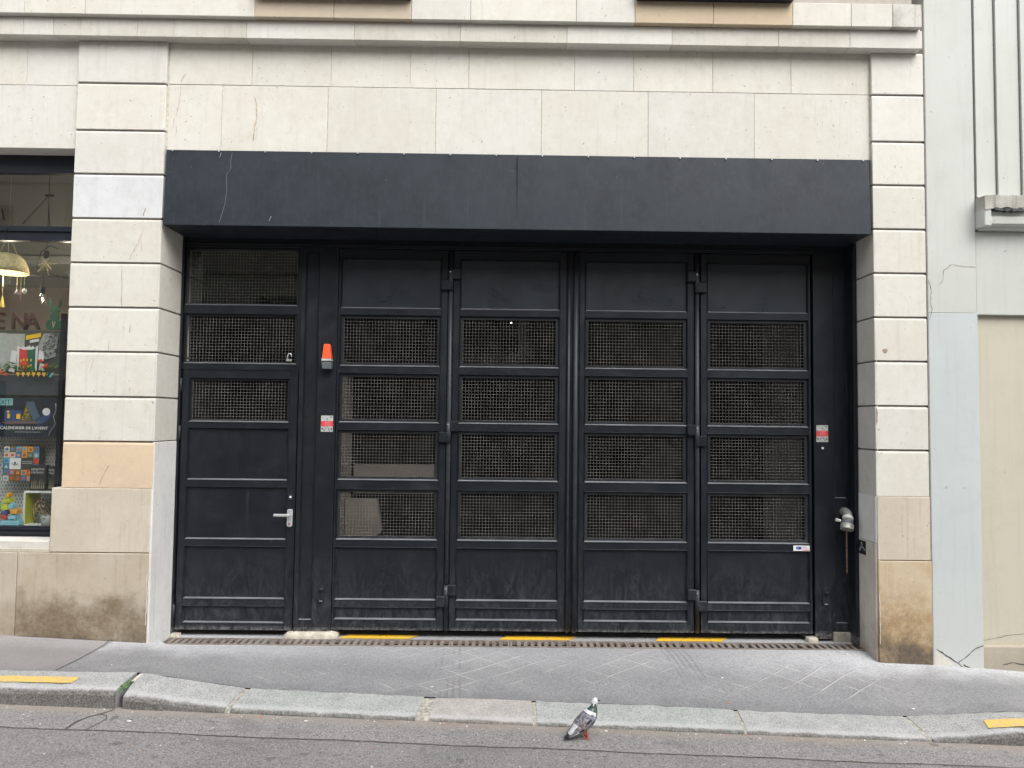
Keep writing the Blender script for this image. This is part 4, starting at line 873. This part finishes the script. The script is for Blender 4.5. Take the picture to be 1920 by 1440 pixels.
flat(brd, 'star_map', [(-4.09, 2.27), (-4.02, 2.24), (-3.94, 2.27), (-3.92, 2.47), (-4.05, 2.47), (-4.09, 2.38)], .493, col('map_grey', (.33, .34, .33))); m.build('print', M['black_print'], brd)
card = [(-4.255, 2.14), (-4.105, 2.14), (-4.10, 2.355), (-4.13, 2.33), (-4.145, 2.35), (-4.16, 2.335), (-4.175, 2.352), (-4.19, 2.335), (-4.205, 2.35), (-4.22, 2.33), (-4.26, 2.35)]
flat(brd, 'card_edge', [(x*1.0+(-.010 if x < -4.18 else .010), z+(.010 if z > 2.2 else -.0)) for x, z in card], .486, M['white_print'])
flat(brd, 'card_half', [(-4.25, 2.145), (-4.18, 2.145), (-4.18, 2.325), (-4.215, 2.325), (-4.25, 2.338)], .4835, M['sticker_red']); flat(brd, 'card_half', [(-4.179, 2.145), (-4.11, 2.145), (-4.11, 2.338), (-4.145, 2.325), (-4.179, 2.325)], .4835, M['sign_green'])
m = MB()
for k in range(8): x = -4.245+.03*(k % 4)+random.uniform(0, .01); z = 2.16+.05*(k//4)+random.uniform(0, .02); m.box(x, x+.014, .480, .4812, z, z+.022)
m.build('card_patches', M['yellow_fresh'], brd)
for a, b, c_, d in ((-4.33, -4.27, 2.22, 2.32), (-4.34, -4.28, 2.135, 2.20), (-4.09, -4.03, 2.24, 2.32), (-4.08, -4.02, 2.15, 2.21)): flat(brd, 'small_card', [(a, c_), (b-.01, c_-.01), (b, d-.012), (a+.01, d)], .489, M['white_print'])
# garland
gl = empty('flower_garland', (-4.15, .46, 2.12), 'garland of orange paper flowers and green leaves below the display board', 'garland')
m = MB(); m2 = MB()
for k in range(170):
    u = random.random(); x = -4.44+.53*u; z = 2.125+.055*abs(math.sin(u*4+.4))+random.uniform(-.02, .03); y = .462+random.uniform(-.012, .012)
    a = random.random()*6.28; r = .011; m.add([(x, y, z), (x+r*math.cos(a), y-.006, z+r*math.sin(a)), (x+2*r*math.cos(a+.35), y, z+2*r*math.sin(a+.35)), (x+r*math.cos(a+.8), y+.004, z+r*math.sin(a+.8))], [(0, 1, 2, 3)])
o = m.build('leaves', col('leaf_green', (.05, .17, .03)), gl); o['kind'] = 'stuff'
for x, z, r in ((-4.395, 2.125, .026), (-4.335, 2.105, .014), (-4.17, 2.195, .017), (-4.04, 2.225, .018), (-3.99, 2.185, .018), (-4.01, 2.17, .012)):
    m = MB()
    for q, (rr_, dz) in enumerate(((r, 0), (r*.75, -.008), (r*.45, -.014))):
        m.prism([(x+rr_*(1+.25*math.cos(5*a))*math.cos(a), z+rr_*.85*(1+.25*math.cos(5*a))*math.sin(a)) for a in [i*math.pi/15 for i in range(30)]], .444+dz, .450+dz)
    m.build('flower', M['orange_plastic'], gl)
for i in range(7):
    a = -4.25+i*.045; MB().prism([(a, 2.125), (a+.018, 2.085), (a+.035, 2.125)], .449, .452).build('bunting', M['yellow_fresh'] if i < 6 else col('bunting_teal', (.15, .5, .5)), gl)
MB().prism([(-3.985, 2.122), (-3.955, 2.08), (-3.92, 2.122)], .449, .452).build('bunting', col('bunting_teal', (.15, .5, .5)), gl)
# dark cabinet band and advent poster
cab = empty('display_cabinet', (-4.3, .6, 1.92), 'dark grey display shelf band between the two posters', 'shelf'); box('front', col('slate', (.045, .055, .065)), cab, -4.9, -3.905, .50, .9, 1.925, 2.105, .003)
ps = empty('advent_poster', (-4.2, .5, 1.56), "dark poster with a lit Christmas tree reading EXIT and CALENDRIER DE L'AVENT", 'poster')
flat(ps, 'sheet', rect(-4.62, -3.905, 1.562, 1.908), .51, col('poster_navy', (.018, .026, .040), .3), .008)
flat(ps, 'logo_plate', rect(-4.44, -4.299, 1.838, 1.898), .5015, col('logo_teal', (.25, .48, .50), .4)); text('lettering', 'EXIT', -4.432, .4985, 1.846, .060, M['black_print'], ps, .0004, .92)
text('lettering', "CALENDRIER DE L'AVENT", -3.985, .5005, 1.630, .0345, M['white_print'], ps, .0004, 1.05, 'RIGHT', .0006)
flat(ps, 'rule', rect(-4.27, -4.05, 1.605, 1.609), .5015, M['sticker_grey'])
m = MB()
for a in [i*math.pi/9 for i in range(18)]: pass
m.prism(ell(-4.005, 1.785, .033, .033), .4995, .5015); m.build('moon', M['white_print'], ps)
M['glow_blue'] = col('poster_blue', (.03, .07, .19), .4)
flat(ps, 'beam', [(-4.19, 1.87), (-4.12, 1.875), (-4.06, 1.74), (-4.115, 1.70)], .5012, col('poster_mist', (.08, .12, .18), .4), .0008); flat(ps, 'snow', [(-4.40, 1.69), (-4.25, 1.705), (-4.03, 1.70), (-4.08, 1.682), (-4.35, 1.675)], .5008, col('poster_snow', (.16, .10, .11)), .0008)
flat(ps, 'glow', [(-4.10, 1.70), (-4.02, 1.76), (-3.95, 1.78), (-4.0, 1.70), (-4.08, 1.66)], .5011, M['glow_blue'], .0006); flat(ps, 'glow', [(-4.45, 1.70), (-4.36, 1.66), (-4.30, 1.66), (-4.44, 1.65)], .5011, M['glow_blue'], .0006)
flat(ps, 'tree', [(-4.225, 1.705), (-4.13, 1.705), (-4.15, 1.76), (-4.165, 1.80), (-4.18, 1.845), (-4.195, 1.80), (-4.212, 1.75)], .5003, col('poster_tree', (.11, .11, .03)), .0008)
m = MB()
for k in range(26):
    u = random.random(); z = 1.71+.125*u; x = -4.178+random.uniform(-.045, .045)*(1-u); m.box(x, x+.006, .4985, .4993, z, z+.006)
m.box(-4.262, -4.228, .4985, .4993, 1.72, 1.765).box(-4.34, -4.318, .4985, .4993, 1.725, 1.765).box(-4.345, -4.325, .4985, .4993, 1.775, 1.79); m.build('lights', M['yellow_fresh'], ps)
flat(ps, 'house', [(-4.37, 1.70), (-4.22, 1.70), (-4.22, 1.79), (-4.29, 1.80), (-4.37, 1.79)], .5009, M['glow_blue'], .0006)
m = MB(); m.tube([(-3.925, .498, 1.86), (-3.915, .49, 1.80), (-3.935, .49, 1.74), (-3.915, .49, 1.68), (-3.96, .49, 1.61), (-3.97, .49, 1.575)], .004, 6); props(m.build('ribbon', M['steel_dull'], None, smooth=True), 'silver ribbon dangling over the right edge of the advent poster', 'ribbon')
# pegboard
pg = empty('pegboard', (-4.2, .66, .8), 'pale grey pegboard wall at the bottom of the shop window', 'pegboard'); box('board', col('peg_grey', (.47, .48, .46)), pg, -4.9, -3.75, .66, .68, .80, 1.925)
m = MB()
for i in range(44):
    for k in range(26):
        x = -4.88+i*.026+(.013 if k % 2 else 0); z = .82+k*.030; m.box(x, x+.006, .6585, .6600, z, z+.014)
o = m.build('slots', M['black_print'], pg); o['kind'] = 'stuff'
bar = empty('display_upright', (-3.85, .45, .8), 'black upright of the display stand beside the stone pier', 'stand'); MB().box(-3.868, -3.832, .43, .47, .80, 2.64).build('post', M['shop_black'], bar)
for z in (2.40, 1.95, 1.50, 1.08): box('bracket', M['shop_black'], bar, -3.832, -3.76, .44, .66, z, z+.02)
bx = lambda *a, **k: box(*a, **k)
# patterned game box
gb = empty('game_box', (-4.2, .52, 1.17), 'game box covered in a grid of small colourful picture squares', 'game box')
GX, GZ0, cs = -4.375, 1.18, .0500
bx('carton', col('carton_dark', (.05, .05, .055)), gb, GX-.003, GX+.312, .525, .60, GZ0-.003, GZ0+.303, bevel=.002)
pal = [col('tile_blue', (.04, .19, .42)), col('tile_red', (.60, .08, .05)), col('tile_orange', (.72, .30, .04)), col('tile_cream', (.62, .58, .48)), col('tile_brown', (.22, .12, .04)), col('tile_cyan', (.10, .36, .50))]
for r_ in range(6):
    for c_ in range(6):
        if r_ in (2, 3) and c_ in (1, 2): continue
        if r_ in (2, 3) and c_ in (3, 4): continue
        a, b = GX+.004+c_*.0513, GZ0+(5-r_)*.0505; k = random.randrange(6)
        if (r_, c_) == (2, 5): k = 1
        tl = MB().box(a, a+.0475, .5225, .525, b, b+.0465).build('tile', pal[k], gb)
        kk = (k+1+random.randrange(4)) % 6; sh = random.choice([ell(a+.0237, b+.023, .014, .014, 12), rect(a+.012, a+.036, b+.01, b+.03), [(a+.010, b+.01), (a+.038, b+.01), (a+.024, b+.04)]])
        if (r_, c_) == (2, 5): text('mark', '?', a+.012, .5218, b+.008, .045, M['black_print'], gb, .0004)
        else: MB().prism(sh, .5208, .5224).build('motif', pal[kk], gb)
tl = MB().box(GX+.0555, GX+.153, .5215, .525, GZ0+.1025, GZ0+.199).build('tile', M['white_print'], gb)
MB().tube([(GX+.104-.028, .520, GZ0+.150), (GX+.104, .520, GZ0+.136), (GX+.104+.028, .520, GZ0+.150)], .0028, 6).build('motif', M['black_print'], gb); MB().prism(ell(GX+.104, GZ0+.155, .008, .012, 12), .519, .5214).build('motif', M['black_print'], gb)
for z_ in (.150, .165): bx('lettering', M['sticker_grey'], gb, GX+.165, GX+.25, .5222, .525, GZ0+z_, GZ0+z_+.006)
# dark boxed games
def game(x0, x1, y, z0, z1, lb, seed):
    random.seed(seed); g = empty('game_box', ((x0+x1)/2, y, z0), lb, 'game box', 'dark boxed games on the cube shelf'); bx('carton', col('carton_black', (.025, .026, .028), .35), g, x0, x1, y, y+.05, z0, z1, bevel=.002); m = MB(); w_ = x1-x0; h = z1-z0
    for k in range(9):
        x = x0+w_*(.1+.09*k); m.box(x, x+w_*.05, y-.0012, y-.0002, z0+h*.80+random.uniform(-.006, .006), z0+h*.88); m.box(x, x+w_*.045, y-.0012, y-.0002, z0+h*.68+random.uniform(-.006, .006), z0+h*.75)
    m.build('lettering', M['sticker_grey'], g); m = MB()
    for k in range(7): x = x0+w_*(.1+.12*k); m.prism([(x, z0+h*.08), (x+w_*.09, z0+h*.08), (x+w_*.06, z0+h*random.uniform(.3, .55))], y-.0012, y-.0002)
    m.build('picture', col('carton_art', (.28, .25, .16)), g)
game(-4.075, -3.935, .42, 1.108, 1.325, 'black boxed game with pale lettering standing on the white cube shelf', 3); game(-3.930, -3.872, .44, 1.108, 1.315, 'narrower black boxed game behind the upright on the cube shelf', 5)
random.seed(11)
cu = empty('cube_shelf', (-3.97, .5, .81), 'white open cube shelf with a yellow-green inner side', 'shelf')
bx('panel', M['white_print'], cu, -4.108, -3.80, .40, .62, 1.088, 1.106, bevel=.003); bx('panel', M['white_print'], cu, -4.108, -3.80, .40, .62, .806, .822, bevel=.003); bx('panel', M['white_print'], cu, -4.108, -4.094, .40, .62, .822, 1.088); bx('panel', M['white_print'], cu, -3.814, -3.80, .40, .62, .822, 1.088)
bx('lining', col('lime_yellow', (.50, .52, .03)), cu, -4.0938, -4.090, .405, .615, .8225, 1.0875); bx('divider', M['white_print'], cu, -3.945, -3.935, .56, .62, .8225, 1.0875)
# woven cone and plant
wc = MB(); 
for k in range(26):
    a0 = k*.9; pts = []
    for q in range(12):
        u = q/11; r = .052*math.sin(math.pi*(.12+.80*u))**.8; a = a0+u*3.2*(1 if k % 2 else -1); pts.append((-4.02+r*math.cos(a), .50+r*math.sin(a), .826+.205*u))
    wc.tube(pts, .0035, 5)
props(wc.build('woven_ornament', col('rattan', (.42, .27, .15)), None, smooth=True), 'brown woven rattan cone ornament inside the white cube shelf', 'ornament')
ptp = empty('potted_plant', (-3.87, .34, .80), 'small trailing green plant in a pale pot at the foot of the window', 'plant')
MB().lathe([(.001, 0), (.040, 0), (.050, .11), (.046, .11), (.044, .09), (.001, .09)], (-3.865, .345, .80), 18).build('pot', col('pot_grey', (.42, .43, .42)), ptp, smooth=True)
for k in range(34):
    a = random.random()*6.28; r = .02+.05*random.random(); z = .90+.12*random.random()-.9*max(0, r-.045)*1.5
    x, y = -3.875+r*math.cos(a)*1.15, .335+r*math.sin(a)*.6; d = .020; q = random.random()*6.28
    MB().add([(x, y, z), (x+d*math.cos(q), y-.006, z+d*.5*math.sin(q)+.006), (x+2*d*math.cos(q), y, z+d*math.sin(q)), (x+d*math.cos(q+.6), y+.005, z+d*.6*math.sin(q+.6)-.006)], [(0, 1, 2, 3)]).build('leaf', col('plant_green', (.035, .085, .035)), ptp)
for k in range(16):
    x, z = -3.93+.03*random.random(), .83+.10*random.random(); q = random.random()*6.28; d = .014
    MB().add([(x, .29, z), (x+d*math.cos(q), .285, z+d*math.sin(q)), (x+2*d*math.cos(q+.4), .29, z+2*d*math.sin(q+.4)), (x+d*math.cos(q+.9), .295, z+d*math.sin(q+.9))], [(0, 1, 2, 3)]).build('leaf', col('plant_green', (.035, .085, .035)), ptp)
# toy brick tower
tb = empty('toy_brick_tower', (-4.17, .36, .81), 'tower of chunky pastel toy bricks at the bottom left of the shop window', 'toy')
def brick(x0, x1, z0, z1, c_):
    b = bx('brick', c_, tb, x0, x1, .33, .40, z0, z1, bevel=.003); n_ = max(1, round((x1-x0)/.045))
    for i in range(n_): xx = x0+(i+.5)*(x1-x0)/n_; MB().tube([(xx, .365, z1), (xx, .365, z1+.012)], .014, 10).build('stud', c_, b)
sb = col('brick_skyblue', (.25, .55, .66)); brick(-4.255, -4.092, .806, .822, M['sign_green']); brick(-4.25, -4.095, .834-.011, .862, sb); brick(-4.19, -4.12, .874, .905, sb); brick(-4.17, -4.115, .918, .955, col('brick_orange', (.75, .38, .03))); brick(-4.25, -4.195, .915, .94, col('brick_violet', (.07, .06, .28))); brick(-4.25, -4.19, .952, 1.0, col('brick_lime', (.55, .58, .03))); brick(-4.188, -4.15, .962, 1.0, sb); brick(-4.24, -4.18, 1.012, 1.045, col('brick_lime', (.55, .58, .03))); brick(-4.22, -4.19, 1.057, 1.085, col('brick_orange', (.75, .38, .03))); brick(-4.245, -4.20, .874, .905, M['sticker_red'])
brick(-4.33, -4.27, .806, .86, col('brick_pink', (.70, .25, .35))); brick(-4.33, -4.27, .872, .92, col('brick_lime', (.55, .58, .03))); brick(-4.33, -4.28, .932, 1.0, sb)

# ------------------------------------------------------------------ pigeon
M['pg_head'] = plain('pigeon_white', (.58, .58, .60), .75, 0, .25, 110); M['pg_neck'] = plain('pigeon_neck_green', (.035, .06, .055), .35, 0, .4, 90); M['pg_wing'] = plain('pigeon_slate', (.15, .15, .18), .7, 0, .75, 75)
M['pg_mauve'] = plain('pigeon_mauve', (.19, .15, .155), .7, 0, .75, 85); M['pg_dark'] = plain('pigeon_dark', (.022, .024, .03), .5); M['pg_leg'] = plain('pigeon_leg_red', (.50, .09, .07), .6); M['pg_belly'] = plain('pigeon_grey', (.30, .31, .34), .7, 0, .2, 80)
PX, PY = .535, -1.235; PZ = zroad(PX)
pgn = empty('pigeon', (PX, PY, PZ), 'grey pigeon with white head and white-edged wings standing on the road by the kerb', 'pigeon')
hd_ = Vector((.93, .36, 0)).normalized(); sdv = Vector((-hd_.y, hd_.x, 0))
def P(f_, s_, z): return Vector((PX, PY, PZ))+hd_*f_+sdv*s_+Vector((0, 0, z))
def loft(name, secs, mats, par, n=16, pick_=None, close=True):
    # secs: (forward, side, z, half-width, half-height, tilt)
    m = MB(); v = []; f = []; 
    for (a, b, z, wd, ht, ti) in secs:
        for k in range(n):
            q = 2*math.pi*k/n; u = math.sin(q)*ht; v.append(P(a-u*math.sin(ti), b+math.cos(q)*wd, z+u*math.cos(ti)))
    for i in range(len(secs)-1):
        for k in range(n): m_ = pick_(i, k, n) if pick_ else 0; f.append(((i*n+k, i*n+(k+1) % n, (i+1)*n+(k+1) % n, (i+1)*n+k), m_))
    b0 = len(m.v); m.v += [tuple(q) for q in v]
    for q, m_ in f: m.f.append(q); m.mi.append(m_)
    if close: m.f.append(tuple(range(n))); m.mi.append(pick_(0, 0, n) if pick_ else 0); m.f.append(tuple(range((len(secs)-1)*n, len(secs)*n))); m.mi.append(pick_(len(secs)-2, 0, n) if pick_ else 0)
    return m.build(name, mats, par, smooth=True)
T1 = .85
secs = [(-.150, 0, .018, .014, .004, T1), (-.115, 0, .036, .026, .008, T1), (-.085, 0, .056, .032, .018, T1), (-.055, 0, .078, .042, .034, T1), (-.025, 0, .100, .050, .047, T1), (.005, 0, .120, .052, .053, .9), (.028, 0, .142, .046, .049, 1.0), (.043, 0, .162, .034, .037, 1.2),
        (.050, 0, .180, .024, .026, 1.4), (.054, 0, .195, .0185, .020, 1.5), (.058, 0, .208, .0175, .020, 1.45), (.062, 0, .219, .018, .021, 1.3), (.066, 0, .229, .016, .018, 1.2), (.068, 0, .237, .010, .011, 1.2), (.068, 0, .241, .003, .004, 1.2)]
def pk_(i, k, n):
    if i == 0: return 3
    if i < 3: return 0 if i > 0 else 3
    if i < 5: return 4 if k > n//2 else 2
    if i == 5: return 4 if k > n//2+1 else 2
    if i == 6: return 1 if k > n//2 else 0
    if i < 9: return 1
    if i == 9: return 1 if k % 3 else 0
    return 0
body = loft('body', secs, [M['pg_head'], M['pg_neck'], M['pg_wing'], M['pg_dark'], M['pg_belly']], pgn, 16, pk_)
for sg_ in (-1, 1):
    ws = []
    for (a, z, w_, h) in ((-.128, .030, .005, .006), (-.10, .046, .010, .012), (-.075, .062, .013, .020), (-.045, .080, .015, .030), (-.015, .102, .016, .036), (.015, .125, .014, .032), (.035, .146, .008, .018)):
        ws.append((a, sg_*(.018 if a < -.1 else .030 if a < -.07 else .040 if a < 0 else .042), z, w_, h, T1))
    loft('wing', ws, [M['pg_head'], M['pg_mauve'], M['pg_wing'], M['pg_dark']], pgn, 12, lambda i, k, n: (0 if (k > n//2-1 or k < 2) else 2) if i < 2 else (0 if (i in (2, 3) and k in (8, 9)) else (3 if (i*5+k*3) % 7 == 0 else (1 if i < 4 else 2))))
    L1 = P(-.012, sg_*.020, .055); L2 = P(-.004, sg_*.020, .032); L3 = P(-.010+(.010 if sg_ > 0 else 0), sg_*.020, .006)
    lg = MB(); lg.tube([L1, L2, L3], [.010, .0045, .0038], 8)
    for a in (-.6, 0, .6): lg.tube([L3, L3+hd_*.024*math.cos(a)+sdv*.024*math.sin(a)+Vector((0, 0, -.003))], [.0035, .002], 6)
    lg.tube([L3, L3-hd_*.014+Vector((0, 0, -.003))], [.003, .002], 6); lg.build('leg', M['pg_leg'], pgn, smooth=True)
    MB().lathe([(.0005, -.003), (.003, 0), (.0005, .003)], P(.074, sg_*.0135, .226), 8).build('eye', M['pg_dark'], pgn, smooth=True)
MB().tube([P(.082, 0, .222), P(.098, 0, .219), P(.104, 0, .215)], [.0055, .0035, .001], 8).build('beak', M['pg_dark'], pgn, smooth=True)

# ------------------------------------------------------------------ moss and litter
m = MB()
for k in range(150):
    u = random.random(); x, y = -2.487+random.gauss(0, .008)+.014*u, -1.058+.13*u**1.5+random.gauss(0, .006); z = -.022+random.uniform(-.02, .020)-(.03 if y < -1.06 else 0); r = random.uniform(.004, .009); a = random.random()*6.28
    m.add([(x, y, z), (x+r*math.cos(a), y+r*math.sin(a), z+r*.8), (x+r*math.cos(a+1.2), y+r*math.sin(a+1.2), z+r)], [(0, 1, 2)])
props(m.build('moss', plain('moss_green', (.10, .30, .02), .8, 0, .4, 90)), 'bright green moss tuft growing in the dark kerb joint', 'moss', None, 'stuff')
m = MB(); 
def scrap(x, y, z, r, mi):
    a = random.random()*6.28; n_ = random.choice((4, 5, 6)); v = [(x+r*random.uniform(.6, 1.3)*math.cos(a+6.28*i/n_), y+r*random.uniform(.4, .9)*math.sin(a+6.28*i/n_), z+.002+random.uniform(0, .004)) for i in range(n_)]; v.append((x, y, z+.007)); m.add(v, [(i, (i+1) % n_, n_) for i in range(n_)], mi)
for k in range(120):
    y = random.choice([random.uniform(-1.15, -1.10), random.uniform(-1.95, -1.1)]); x = random.uniform(-3.6, 3.6); scrap(x, y, zroad(x), random.uniform(.003, .0085), random.choice((0, 0, 0, 1, 2)))
for k in range(26): x, y = random.uniform(-3, 3.6), random.uniform(-.7, .05); scrap(x, y, zpav(x, y), random.uniform(.003, .007), random.choice((0, 0, 1, 2)))
for x, y, r, c_ in ((-.50, -.64, .02, 0), (-2.32, -1.27, .018, 0), (1.66, -.35, .012, 0), (1.60, -.72, .014, 1), (2.9, -.72, .015, 0), (-1.55, -1.13, .014, 1), (-1.25, -1.16, .016, 0)): scrap(x, y, zroad(x) if y < -1.09 else zpav(x, y), r, c_)
props(m.build('litter_bits', [M['white_print'], plain('leaf_orange', (.45, .14, .05), .8), plain('leaf_tan', (.35, .27, .17), .8)]), 'scattered paper scraps and leaf bits on road and pavement', 'litter', None, 'stuff')

# ------------------------------------------------------------------ the other side of the street (unseen behind the viewer; added and sized for light and reflections)
op = empty('unseen_opposite_building', (0, -12.4, -.2), 'unseen simple building added across the street for light and reflections', 'building')
props(MB().box(-60, 60, -12.4, -10.58, -1, -.05).build('far_pavement', M['cement_grey'], None), kind='structure')
m = MB(); 
FX = [-14.4+i*2.4 for i in range(14)]; FZ = [0, 3.3, 5.6, 7.8, 9.8]
for zi in range(4):
    z0, z1 = FZ[zi], FZ[zi+1]; wz0, wz1 = z0+(.9 if zi else .3), z1-.7
    m.box(-15, 17, -12.9, -12.4, z0, wz0); m.box(-15, 17, -12.9, -12.4, wz1, z1); m.box(-15, 17, -12.42, -12.30, z1-.12, z1+.02)
    for i, x in enumerate(FX[:-1]): m.box(x+.65-1.3, x+.65, -12.9, -12.4, wz0, wz1)
    
m.box(-15, 17, -13.2, -12.9, 0, 9.8).build('facade', M['far_stone'], op)
for zi in range(4):
    z0, z1 = FZ[zi], FZ[zi+1]; wz0, wz1 = z0+(.9 if zi else .3), z1-.7
    for x in FX[:-1]: box('window', M['shop_black'], op, x+.65, x+1.75, -12.86, -12.8, wz0, wz1)
